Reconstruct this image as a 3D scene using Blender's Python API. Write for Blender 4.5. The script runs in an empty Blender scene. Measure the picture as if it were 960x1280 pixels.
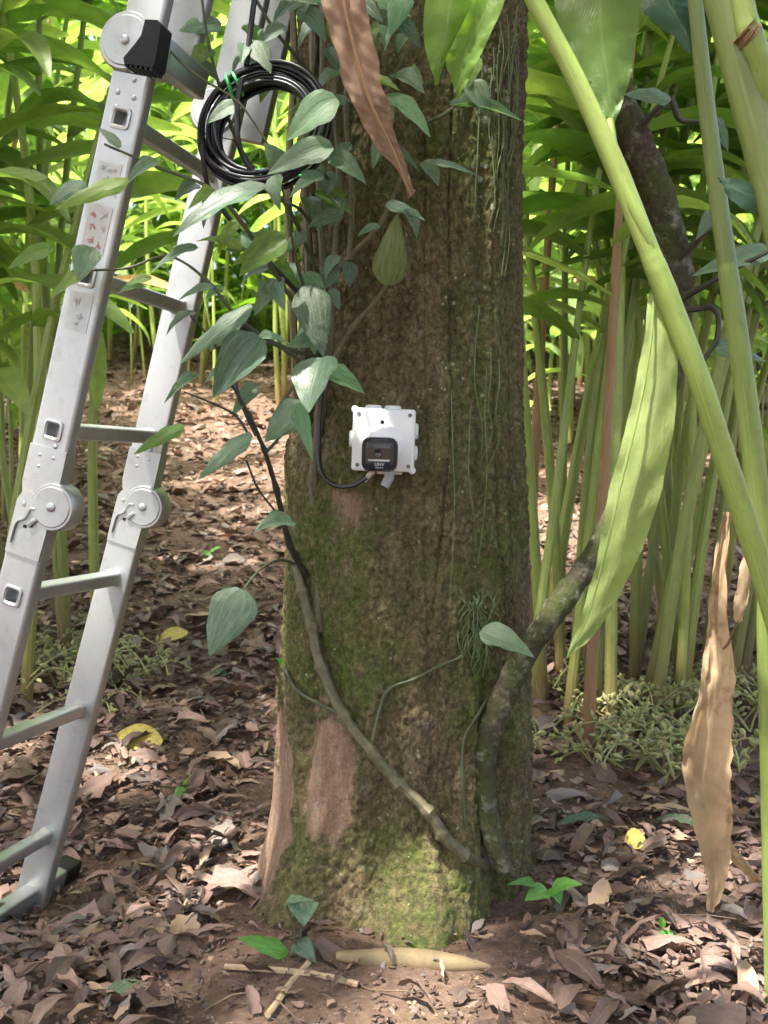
import bpy, math, random
import numpy as np
from mathutils import Vector, Matrix, noise, Quaternion
R = math.radians
random.seed(7); rng = np.random.default_rng(7)
S = bpy.context.scene
COL = S.collection

# ------------------------------------------------------------------ camera, sky, sun, exposure
F = 1372.0                      # focal length in photo pixels (960 x 1280)
CAMZ, PITCH = 0.88, R(4.58)
cam = bpy.data.objects.new('camera', bpy.data.cameras.new('camera')); COL.objects.link(cam)
cam.location = (0, 0, CAMZ); cam.rotation_euler = (R(90) - PITCH, 0, 0)
cam.data.sensor_fit = 'VERTICAL'; cam.data.sensor_height = 36; cam.data.lens = F / 1280 * 36
cam.data.clip_start = 0.05; cam.data.clip_end = 600
cam.data.dof.use_dof = True; cam.data.dof.focus_distance = 1.9; cam.data.dof.aperture_fstop = 9
S.camera = cam
SUN_EL, SUN_AZ = 68, 228        # azimuth clockwise from +Y: behind the camera, to the left
sd = Vector((math.sin(R(SUN_AZ)) * math.cos(R(SUN_EL)), math.cos(R(SUN_AZ)) * math.cos(R(SUN_EL)), math.sin(R(SUN_EL))))
W = bpy.data.worlds.new('World'); S.world = W; W.use_nodes = True
wn = W.node_tree; bg = wn.nodes['Background']
sk = wn.nodes.new('ShaderNodeTexSky'); sk.sky_type = 'NISHITA'; sk.sun_disc = False
sk.sun_elevation = R(SUN_EL); sk.sun_rotation = R(SUN_AZ); sk.air_density = 1.0; sk.dust_density = 8.0; sk.ozone_density = 1.0
wn.links.new(sk.outputs[0], bg.inputs[0]); bg.inputs[1].default_value = 0.15
sun = bpy.data.objects.new('sun', bpy.data.lights.new('sun', 'SUN')); COL.objects.link(sun)
sun.data.energy = 3.2; sun.data.angle = R(1.2); sun.data.color = (1, .95, .86)
sun.rotation_euler = sd.to_track_quat('Z', 'Y').to_euler()
S.view_settings.view_transform = 'Standard'; S.view_settings.look = 'None'
S.view_settings.exposure = 2.3; S.view_settings.gamma = 1
S.cycles.use_denoising = True
S.cycles.max_bounces = 8; S.cycles.transmission_bounces = 6; S.cycles.diffuse_bounces = 5

# ------------------------------------------------------------------ helpers
cp, sp = math.cos(PITCH), math.sin(PITCH)
def at(px, py, Y):
    a, b = (px - 480) / F, (640 - py) / F
    d = Vector((a, cp + b * sp, -sp + b * cp))
    return Vector((0, 0, CAMZ)) + d * (Y / d.y)
def proj(p):
    q = Vector(p) - Vector((0, 0, CAMZ))
    f = q.y * cp - q.z * sp; u = q.y * sp + q.z * cp
    return 480 + F * q.x / f, 640 - F * u / f
def sstep(a, b, x):
    t = min(1, max(0, (x - a) / (b - a))); return t * t * (3 - 2 * t)
def lerp_tab(tab, x):
    if x <= tab[0][0]: return tab[0][1:]
    for p, q in zip(tab, tab[1:]):
        if x <= q[0]:
            t = (x - p[0]) / (q[0] - p[0]); return [a + (b - a) * t for a, b in zip(p[1:], q[1:])]
    return tab[-1][1:]
def smooth_path(pts, n=6):
    """Catmull-Rom through the points (each may carry extra numbers)."""
    P = [np.array(p, float) for p in pts]
    if len(P) < 3: n = max(n, 2)
    P = [2 * P[0] - P[1]] + P + [2 * P[-1] - P[-2]]
    out = []
    for i in range(1, len(P) - 2):
        for k in range(n):
            t = k / n; a, b, c, d = P[i - 1], P[i], P[i + 1], P[i + 2]
            out.append(.5 * (2 * b + (c - a) * t + (2 * a - 5 * b + 4 * c - d) * t * t + (3 * b - a - 3 * c + d) * t ** 3))
    out.append(P[-2]); return out

class MB:
    """Collects vertices, faces, UVs and colours; build() links them as one mesh object."""
    def __init__(s): s.v, s.f, s.uv, s.c = [], [], [], []
    def add(s, verts, faces, uvs=None, col=None):
        o = len(s.v); s.v += [tuple(v) for v in verts]
        s.f += [tuple(i + o for i in f) for f in faces]
        s.uv += list(uvs) if uvs is not None else [(0, 0)] * len(verts)
        s.c += [col or (1, 1, 1)] * len(verts)
        return s
    def tube(s, pts, rad, n=8, caps=True, knots=0.0, col=None):
        pts = [Vector(p[:3]) for p in pts]; m = len(pts)
        if not hasattr(rad, '__len__'): rad = [rad] * m
        t0 = (pts[1] - pts[0]).normalized()
        x = t0.orthogonal().normalized(); vs, uv, fs = [], [], []; L = 0
        for i, p in enumerate(pts):
            t = (pts[min(i + 1, m - 1)] - pts[max(i - 1, 0)]).normalized()
            x = (x - t * x.dot(t)).normalized(); y = t.cross(x)
            if i: L += (p - pts[i - 1]).length
            for k in range(n):
                a = 2 * math.pi * k / n
                e = x * math.cos(a) + y * math.sin(a); r = rad[i]
                if knots: r *= 1 + noise.fractal((p + e * r) * (.55 / max(r, .004)), 1, 2, 3) * knots
                vs.append(p + e * r); uv.append((k / n, L))
        for i in range(m - 1):
            for k in range(n):
                k2 = (k + 1) % n; fs.append((i * n + k, i * n + k2, (i + 1) * n + k2, (i + 1) * n + k))
        if caps: fs += [tuple(range(n - 1, -1, -1)), tuple((m - 1) * n + k for k in range(n))]
        return s.add(vs, fs, uv, col)
    def box(s, M, size, bev=0.0, col=None):
        """Box centred on matrix M with its edges chamfered."""
        hx, hy, hz = [q / 2 for q in size]; b = min(bev, hx * .9, hy * .9, hz * .9)
        if b <= 0:
            vs = [M @ Vector((x, y, z)) for x in (-hx, hx) for y in (-hy, hy) for z in (-hz, hz)]
            return s.add(vs, [(0, 1, 3, 2), (4, 6, 7, 5), (0, 4, 5, 1), (2, 3, 7, 6), (0, 2, 6, 4), (1, 5, 7, 3)], None, col)
        prof = []
        for (cx, cy, a0) in ((hx - b, hy - b, 0), (-hx + b, hy - b, 90), (-hx + b, -hy + b, 180), (hx - b, -hy + b, 270)):
            for k in range(4):
                a = R(a0 + 30 * k); prof.append((cx, cy, math.cos(a) * b, math.sin(a) * b))
        n = len(prof); vs = []; bz = min(b, hz * .9)
        for z, q in ((-hz, 0.), (-hz + bz * .3, .71), (-hz + bz, 1.), (hz - bz, 1.), (hz - bz * .3, .71), (hz, 0.)):
            vs += [M @ Vector((cx + dx * q, cy + dy * q, z)) for cx, cy, dx, dy in prof]
        fs = [(i * n + k, i * n + (k + 1) % n, (i + 1) * n + (k + 1) % n, (i + 1) * n + k) for i in range(5) for k in range(n)]
        fs += [tuple(range(n - 1, -1, -1)), tuple(5 * n + k for k in range(n))]
        return s.add(vs, fs, None, col)
    def lathe(s, M, prof, n=24, col=None):
        """prof: (radius, z) pairs turned about M's z axis; a radius 0 closes it."""
        vs, fs = [], []; m = len(prof)
        for r, z in prof:
            for k in range(n):
                a = 2 * math.pi * k / n; vs.append(M @ Vector((max(r, 1e-5) * math.cos(a), max(r, 1e-5) * math.sin(a), z)))
        for i in range(m - 1):
            for k in range(n): fs.append((i * n + k, i * n + (k + 1) % n, (i + 1) * n + (k + 1) % n, (i + 1) * n + k))
        return s.add(vs, fs, None, col)
    def mesh(s, name, mat, smooth=True):
        me = bpy.data.meshes.new(name)
        me.from_pydata(s.v, [], s.f)
        if s.uv:
            ul = me.uv_layers.new(name='UVMap')
            li = np.zeros(len(me.loops), np.int32); me.loops.foreach_get('vertex_index', li)
            ul.data.foreach_set('uv', np.array(s.uv, np.float32)[li].ravel())
        if s.c:
            ca = me.color_attributes.new('col', 'FLOAT_COLOR', 'POINT')
            c = np.ones((len(s.v), 4), np.float32); c[:, :3] = np.array(s.c, np.float32); ca.data.foreach_set('color', c.ravel())
        if mat: me.materials.append(mat)
        me.polygons.foreach_set('use_smooth', np.full(len(me.polygons), True)); me.update()
        if smooth != 'soft' and (not smooth or len(s.f) < 3000): me.set_sharp_from_angle(angle=R(38))
        return me
    def build(s, name, mat, parent=None, smooth=True, **k):
        return link(name, s.mesh(name, mat, smooth), parent, **k)

def tag(o, label=None, cat=None, group=None, kind=None):
    if label: o['label'] = label
    if cat: o['category'] = cat
    if group: o['group'] = group
    if kind: o['kind'] = kind
    return o
def link(name, me, parent=None, M=None, label=None, cat=None, group=None, kind=None):
    """Object with world matrix M (identity if the mesh is in world space) under a parent."""
    o = bpy.data.objects.new(name, me); COL.objects.link(o)
    M = M if M is not None else Matrix.Identity(4)
    if parent is not None:
        o.parent = parent; o.matrix_basis = WM[parent.name].inverted() @ M
    else: o.matrix_basis = M
    WM[o.name] = M
    return tag(o, label, cat, group, kind)
WM = {}
def thing(name, label, cat, loc=(0, 0, 0), group=None, M=None):
    o = bpy.data.objects.new(name, None); COL.objects.link(o)
    o.empty_display_size = .05
    M = M if M is not None else Matrix.Translation(Vector(loc)); o.matrix_basis = M; WM[o.name] = M
    return tag(o, label, cat, group)
def frame(o, x, y, z):
    M = Matrix.Identity(4)
    for i, c in enumerate((x, y, z, o)): M[0][i], M[1][i], M[2][i] = c[0], c[1], c[2]
    return M

# ------------------------------------------------------------------ materials
class NT:
    def __init__(s, name):
        s.m = bpy.data.materials.new(name); s.m.use_nodes = True; s.t = s.m.node_tree
        s.b = s.t.nodes['Principled BSDF']; s.out = s.t.nodes['Material Output']
    def n(s, typ, **k):
        nd = s.t.nodes.new(typ)
        for a, v in k.items():
            if a.startswith('i_'):
                key = a[2:]; nd.inputs[int(key) if key.isdigit() else key.replace('_', ' ')].default_value = v
            else: setattr(nd, a, v)
        return nd
    def l(s, a, b): s.t.links.new(a, b); return s
    def coords(s, kind='Object', scale=(1, 1, 1)):
        tc = s.n('ShaderNodeTexCoord'); mp = s.n('ShaderNodeMapping'); mp.inputs['Scale'].default_value = scale
        s.l(tc.outputs[kind], mp.inputs[0]); return mp.outputs[0]
    def noise(s, vec, scale, detail=4, rough=.6):
        nd = s.n('ShaderNodeTexNoise', i_Scale=scale, i_Detail=detail, i_Roughness=rough)
        if vec is not None: s.l(vec, nd.inputs['Vector'])
        return nd.outputs['Fac']
    def ramp(s, fac, stops):
        nd = s.n('ShaderNodeValToRGB'); e = nd.color_ramp.elements
        while len(e) < len(stops): e.new(.5)
        for el, (p, c) in zip(e, stops): el.position = p; el.color = (*c, 1) if len(c) == 3 else c
        s.l(fac, nd.inputs[0]); return nd.outputs[0]
    def mix(s, fac, a, b, mode='MIX'):
        nd = s.n('ShaderNodeMix', data_type='RGBA', blend_type=mode)
        for v, i in ((fac, 0), (a, 6), (b, 7)):
            if isinstance(v, (int, float)): nd.inputs[i].default_value = v
            elif isinstance(v, tuple): nd.inputs[i].default_value = (*v, 1)
            else: s.l(v, nd.inputs[i])
        return nd.outputs[2]
    def math(s, op, a, b=None, clamp=False):
        nd = s.n('ShaderNodeMath', operation=op, use_clamp=clamp)
        for v, i in ((a, 0), (b, 1)):
            if v is None: continue
            if isinstance(v, (int, float)): nd.inputs[i].default_value = v
            else: s.l(v, nd.inputs[i])
        return nd.outputs[0]
    def bump(s, h, strength=.3, dist=.002):
        nd = s.n('ShaderNodeBump', i_Strength=strength, i_Distance=dist); s.l(h, nd.inputs['Height'])
        s.l(nd.outputs[0], s.b.inputs['Normal']); return nd.outputs[0]
    def attr(s, name='col'):
        return s.n('ShaderNodeAttribute', attribute_name=name).outputs['Color']
    def col(s, c):
        if isinstance(c, tuple): s.b.inputs['Base Color'].default_value = (*c, 1)
        else: s.l(c, s.b.inputs['Base Color'])
        return s
    def set(s, **k):
        for a, v in k.items(): s.b.inputs[a.replace('_', ' ')].default_value = v
        return s
G = lambda v: (v, v, v)

def leaf_mat(name, c1, c2, rough=.42, transl=.4, tcol=None, vein='ginger', vary=True, spot=None):
    """Two-sided leaf: glossy surface, light passing through, ribs and per-leaf tint."""
    t = NT(name)
    if vary == 'attr': base = t.mix(1, t.attr(), t.ramp(t.noise(t.coords('Object'), 9), [(.3, G(.75)), (.7, G(1.15))]), 'MULTIPLY')
    else:
        rnd = t.n('ShaderNodeObjectInfo').outputs['Random']
        base = t.mix(rnd, c1, c2)
        base = t.mix(1, base, t.ramp(t.noise(t.coords('Object', (4, 2, 4)), 2.5, 6, .65), [(.3, G(.7)), (.7, G(1.28))]), 'MULTIPLY')
    uv = t.n('ShaderNodeUVMap'); sep = t.n('ShaderNodeSeparateXYZ'); t.l(uv.outputs[0], sep.inputs[0])
    u = t.math('ABSOLUTE', t.math('SUBTRACT', sep.outputs[0], .5))
    rib = t.math('LESS_THAN', u, .022)
    if vein == 'pepper':
        a = t.math('ABSOLUTE', t.math('SUBTRACT', u, .19)); b = t.math('ABSOLUTE', t.math('SUBTRACT', u, .36))
        vn = t.math('SUBTRACT', 1, t.math('DIVIDE', t.math('MINIMUM', t.math('MINIMUM', a, b), u), .028), True)
    elif vein == 'ginger':
        w = t.math('SINE', t.math('MULTIPLY', t.math('SUBTRACT', t.math('MULTIPLY', sep.outputs[1], 34), t.math('MULTIPLY', u, 26)), 6.283))
        vn = t.math('ADD', t.math('MULTIPLY', w, .25), t.math('MULTIPLY', rib, .9))
    else: vn = rib
    if vein: base = t.mix(t.math('MULTIPLY', vn, .36, True), base, t.mix(.5, base, (.45, .5, .25)))
    if spot:
        s = t.ramp(t.noise(t.coords('Object', (10, 10, 10)), 2.2, 5), [(.56, G(0)), (.66, G(1))]); base = t.mix(s, base, spot)
    t.col(base).set(Roughness=rough, Specular_IOR_Level=.5)
    nrm = t.bump(t.math('ADD', t.math('MULTIPLY', vn, .4), t.math('MULTIPLY', t.noise(t.coords('UV', (5, 9, 1)), 4), 1.5)), .35, .0015)
    tr = t.n('ShaderNodeBsdfTranslucent'); t.l(nrm, tr.inputs['Normal'])
    t.l(t.mix(1, base, tcol or (1.5, 1.6, .55), 'MULTIPLY'), tr.inputs[0])
    ms = t.n('ShaderNodeMixShader', i_0=transl); t.l(t.b.outputs[0], ms.inputs[1]); t.l(tr.outputs[0], ms.inputs[2])
    t.l(ms.outputs[0], t.out.inputs[0]); return t.m

M_pepper = leaf_mat('pepper leaf', (.085, .14, .095), (.17, .25, .155), .33, .3, (1.3, 1.7, .7), 'pepper')
M_pepper_pale = leaf_mat('pale pepper leaf', (.15, .27, .15), (.18, .30, .17), .4, .4, (1.4, 1.8, .7), 'pepper')
M_pepper_dry = leaf_mat('mottled pepper leaf', (.065, .10, .06), (.07, .11, .06), .5, .2, None, 'pepper', spot=(.2, .23, .17))
M_pepper_back = leaf_mat('leaf underside', (.12, .15, .055), (.13, .16, .06), .6, .35, None, 'pepper')
M_ginger = leaf_mat('cardamom leaf', (.11, .21, .055), (.25, .35, .11), .30, .55, (1.6, 1.7, .7), 'ginger')  # colour lightened and desaturated in place of haze over the background
M_ginger_far = leaf_mat('cardamom leaf far', (.14, .24, .07), (.29, .38, .14), .32, .55, (1.5, 1.6, .8), 'ginger')  # paler copy for distant shoots; haze is put into its colour
M_ginger_blue = leaf_mat('blue green leaf', (.05, .12, .075), (.06, .13, .08), .35, .3, (1.2, 1.6, .6), 'ginger')
M_lime = leaf_mat('lime leaf', (.15, .28, .035), (.17, .30, .04), .45, .5, (1.6, 1.7, .5), 'ginger')
M_palelime = leaf_mat('pale lime leaf', (.36, .45, .16), (.38, .47, .17), .42, .5, (1.3, 1.4, .6), 'ginger')
M_canopy = leaf_mat('canopy leaf', (.04, .09, .02), (.06, .12, .03), .45, .35, None, None)
M_weed = leaf_mat('seedling leaf', (.12, .32, .06), (.15, .36, .08), .45, .4, None, 'pepper')
M_yellow = leaf_mat('yellow leaf', (.62, .50, .10), (.66, .54, .12), .5, .3, (1.1, 1, .6), 'pepper', spot=(.4, .28, .07))
M_tan = leaf_mat('dry tan leaf', (.56, .40, .25), (.64, .48, .31), .65, .4, (1.2, 1, .7), 'ginger', spot=(.36, .21, .11))
M_deadbrown = leaf_mat('dry brown leaf', (.28, .175, .115), (.31, .195, .13), .65, .15, (1.2, 1, .7), 'ginger', spot=(.36, .23, .15))
M_litter_obj = leaf_mat('dead leaf', (.10, .065, .05), (.32, .21, .17), .6, .12, (1.1, 1, .8), 'rib')
M_litter = leaf_mat('leaf litter', None, None, .65, .1, (1.1, 1, .8), 'rib', vary='attr')

def stem_mat(name, lo, mid, hi, rough=.4, zs=(.0, .12, .6)):
    t = NT(name); sep = t.n('ShaderNodeSeparateXYZ'); t.l(t.coords('UV', (1, .33, 1)), sep.inputs[0])
    c = t.ramp(sep.outputs[1], [(zs[0], lo), (zs[1], mid), (zs[2], hi)])
    rnd = t.n('ShaderNodeObjectInfo').outputs['Random']
    c = t.mix(1, c, t.mix(rnd, (.72, .70, .72), (1.25, 1.2, 1.0)), 'MULTIPLY')
    streak = t.noise(t.coords('UV', (14, 1.2, 1)), 4, 4)
    c = t.mix(t.math('MULTIPLY', t.ramp(streak, [(.5, G(0)), (.72, G(1))]), .5), c, (.30, .22, .10))
    sp2_ = t.ramp(t.noise(t.coords('UV', (5, 9, 1)), 6, 6, .75), [(.56, G(0)), (.66, G(.75))]); c = t.mix(sp2_, c, (.16, .11, .05))
    c = t.mix(1, c, t.ramp(t.noise(t.coords('UV', (1, 2.4, 1)), 3, 3), [(.3, G(.8)), (.7, G(1.2))]), 'MULTIPLY')
    t.col(c).set(Roughness=rough, Subsurface_Weight=0.0); t.bump(streak, .25, .002); return t.m
M_stem = stem_mat('cardamom stem', (.20, .12, .065), (.27, .35, .10), (.25, .38, .09))
M_stem_near = stem_mat('near stem', (.20, .29, .07), (.23, .32, .085), (.22, .33, .09))
M_stem_dead = stem_mat('dry stem', (.22, .12, .07), (.30, .18, .10), (.34, .24, .12), .6)

def simple(name, c, rough=.5, var=.15, scale=60, metal=0, bump=.0, spec=.5):
    t = NT(name); v = t.coords('Object'); nz = t.noise(v, scale)
    t.col(t.mix(1, t.mix(0, c, c), t.ramp(nz, [(.25, G(1 - var)), (.75, G(1 + var))]), 'MULTIPLY'))
    t.set(Roughness=rough, Metallic=metal, Specular_IOR_Level=spec)
    if bump: t.bump(nz, bump, .001)
    return t.m
M_vine = simple('vine stem', (.12, .105, .055), .6, .35, 90, bump=.5)
M_twig = simple('twig', (.075, .085, .04), .55, .3, 90, bump=.4)
M_twig_dark = simple('dark twig', (.035, .035, .024), .55, .3, 90, bump=.4)
M_stick = simple('dry stick', (.42, .31, .19), .7, .3, 80, bump=.5)
M_debris = simple('old twig', (.16, .11, .07), .75, .4, 30, bump=.4)
M_cable = simple('black cable', (.012, .012, .015), .28, .2, 200)
M_tie = simple('green tie', (.05, .55, .12), .4, .1, 200)
M_white = simple('white plastic', (.80, .81, .83), .38, .03, 40)
M_black = simple('black plastic', (.018, .02, .025), .32, .1, 200)
M_rubber = simple('black rubber', (.010, .011, .012), .6, .3, 150, bump=.3, spec=.3)
M_glass = simple('lens glass', (.012, .010, .012), .06, .1, 100)
M_greyplastic = simple('grey plastic', (.33, .34, .36), .45, .1, 100)
M_print = simple('white print', (.24, .25, .27), .5, .05, 100)
M_redprint = simple('red print', (.45, .14, .15), .5, .05, 100)
M_greyprint = simple('grey print', (.36, .36, .36), .5, .05, 100)
M_ring = simple('screw grey', (.16, .17, .18), .4, .1, 100)
_p = NT('cardamom panicle'); _r = _p.n('ShaderNodeObjectInfo').outputs['Random']
_p.col(_p.mix(_p.ramp(_p.noise(_p.coords('Object'), 38, 3), [(.4, G(0)), (.62, G(1))]), _p.ramp(_r, [(0, (.19, .13, .075)), (.4, (.30, .26, .12)), (1, (.44, .40, .20))]), (.25, .31, .10))).set(Roughness=.55)
M_pod = _p.m
M_fern = simple('fern strand', (.10, .14, .05), .5, .4, 30)

def alu():
    t = NT('brushed aluminium'); v = t.coords('Object')
    n1 = t.noise(v, 6, 5); n2 = t.noise(t.coords('Object', (3, 60, 60)), 12, 3)
    n3 = t.noise(v, 45, 6, .7)
    t.col(t.mix(t.ramp(n3, [(.52, G(0)), (.76, G(.5))]), t.ramp(n1, [(.3, (.40, .42, .415)), (.7, (.50, .51, .505))]), (.28, .26, .22)))
    t.l(t.ramp(n2, [(.3, G(.38)), (.7, G(.52))]), t.b.inputs['Roughness'])
    t.set(Metallic=.8); t.bump(n2, .05, .0006); return t.m
M_alu = alu()

def bark():
    t = NT('mossy bark'); v = t.coords('Object'); vs = t.coords('Object', (1, 1, .45))
    a = t.n('ShaderNodeSeparateColor'); t.l(t.attr(), a.inputs[0])
    n1 = t.noise(vs, 26, 6, .7); n2 = t.noise(v, 9, 5); n3 = t.noise(v, 95, 4, .7); n4 = t.noise(t.coords('Object', (1, 1, .6)), 210, 3, .8)
    c = t.ramp(n1, [(.28, (.060, .041, .023)), (.5, (.130, .094, .056)), (.72, (.225, .168, .108))])
    c = t.mix(1, c, t.ramp(n3, [(.3, G(.45)), (.5, G(1)), (.72, G(1.7))]), 'MULTIPLY')
    c = t.mix(t.ramp(n2, [(.55, G(0)), (.72, G(.5))]), c, (.14, .07, .045))
    mm = t.math('MULTIPLY', a.outputs[0], t.ramp(t.noise(v, 34, 6, .75), [(.34, G(.15)), (.62, G(1))]), True)
    c = t.mix(mm, c, t.ramp(n3, [(.3, (.032, .052, .007)), (.5, (.068, .102, .016)), (.72, (.135, .165, .035))]))
    bare = t.ramp(t.noise(t.coords('Object', (1, 1, .18)), 40, 5), [(.3, (.17, .105, .068)), (.7, (.37, .25, .175))])
    bm = t.math('ADD', a.outputs[1], t.math('MULTIPLY', t.math('SUBTRACT', t.noise(t.coords('Object', (1, 1, .3)), 48, 6, .75), .5), 2.3))
    c = t.mix(t.ramp(bm, [(.36, G(0)), (.85, G(.95))]), c, bare)
    vo = t.n('ShaderNodeTexVoronoi', i_Scale=48.0); t.l(v, vo.inputs['Vector'])
    sz = t.math('MULTIPLY', a.outputs[2], t.ramp(t.noise(v, 13, 3), [(.42, G(0)), (.62, G(1))]))
    sp_ = t.math('LESS_THAN', vo.outputs['Distance'], t.math('MULTIPLY', sz, .34))
    c = t.mix(t.math('MULTIPLY', sp_, .8), c, (.34, .36, .26))
    vo2 = t.n('ShaderNodeTexVoronoi', i_Scale=30.0); t.l(v, vo2.inputs['Vector'])
    c = t.mix(t.math('MULTIPLY', t.math('LESS_THAN', vo2.outputs['Distance'], .075), .6), c, (.34, .35, .25))
    t.col(c).set(Roughness=.85, Specular_IOR_Level=.25)
    c = t.mix(1, c, t.ramp(n4, [(.3, G(.75)), (.7, G(1.25))]), 'MULTIPLY'); t.col(c)
    t.bump(t.math('ADD', n1, t.math('ADD', t.math('MULTIPLY', n3, .7), t.math('MULTIPLY', n4, .35))), 1.0, .006); return t.m
M_bark = bark()
def liana_mat():
    t = NT('liana bark'); v = t.coords('Object'); n = t.noise(v, 60, 6, .7); n2 = t.noise(v, 14, 4)
    c = t.ramp(n, [(.3, (.035, .03, .02)), (.55, (.085, .07, .048)), (.75, (.20, .18, .13))])
    c = t.mix(t.ramp(n2, [(.42, G(0)), (.6, G(.8))]), c, (.06, .075, .022))
    c = t.mix(t.ramp(t.noise(v, 33, 5, .7), [(.55, G(0)), (.66, G(.75))]), c, (.24, .23, .18))
    t.col(c).set(Roughness=.9, Specular_IOR_Level=.2); t.bump(n, 1.0, .008); return t.m
M_liana = liana_mat()

def soil():
    t = NT('soil'); v = t.coords('Object'); n = t.noise(v, 2.2, 6, .65); f = t.noise(v, 55, 6, .7); g = t.noise(v, 14, 5)
    c = t.ramp(n, [(.3, (.075, .048, .035)), (.7, (.15, .097, .07))])
    c = t.mix(t.ramp(f, [(.45, G(0)), (.75, G(.8))]), c, (.23, .16, .12))
    vo = t.n('ShaderNodeTexVoronoi', i_Scale=70.0); t.l(v, vo.inputs['Vector'])
    c = t.mix(t.math('MULTIPLY', t.math('LESS_THAN', vo.outputs['Distance'], .13), .5), c, (.36, .28, .2))
    c = t.mix(t.ramp(t.noise(v, 5, 3), [(.6, G(0)), (.75, G(.35))]), c, (.08, .085, .03))
    t.col(c).set(Roughness=.95, Specular_IOR_Level=.2)
    t.bump(t.math('ADD', f, t.math('MULTIPLY', g, 2)), .9, .006); return t.m
M_soil = soil()

# ------------------------------------------------------------------ ground
def gz(x, y):
    k = y - (2.75 + .35 * sstep(-.2, .6, x))
    s = math.log1p(math.exp(min(30, k * 2.5))) / 2.5
    h = .235 * (s if s < 9 else 9 + (s - 9) * .25)
    return h
def gnoise(x, y):
    p = Vector((x, y, 0))
    h = noise.fractal(p * 2.2, 1, 2, 4) * .018 + noise.fractal(p * 11, 1, 2, 3) * .007
    return h + .0 * math.exp(-((x - .05) ** 2 + (y - 2.05) ** 2) / .18) - .075 * math.exp(-((x + .66) ** 2 + (y - 2.1) ** 2) / .12)
def ground_z(x, y): return gz(x, y) + gnoise(x, y)
xs = np.concatenate([np.linspace(-150, -6, 18), np.linspace(-5.6, -2, 24), np.linspace(-1.95, 1.95, 170), np.linspace(2, 5.6, 24), np.linspace(6, 150, 18)])
ys = np.concatenate([np.linspace(-150, -1, 16), np.linspace(-.5, 1.3, 8), np.linspace(1.33, 4, 130), np.linspace(4.05, 12, 90), np.linspace(12.6, 20, 12), np.linspace(24, 300, 16)])
g = MB(); nx = len(xs)
g.add([(x, y, ground_z(x, y)) for y in ys for x in xs],
      [(j * nx + i, j * nx + i + 1, (j + 1) * nx + i + 1, (j + 1) * nx + i) for j in range(len(ys) - 1) for i in range(nx - 1)])
g.build('ground', M_soil, kind='structure')

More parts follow.
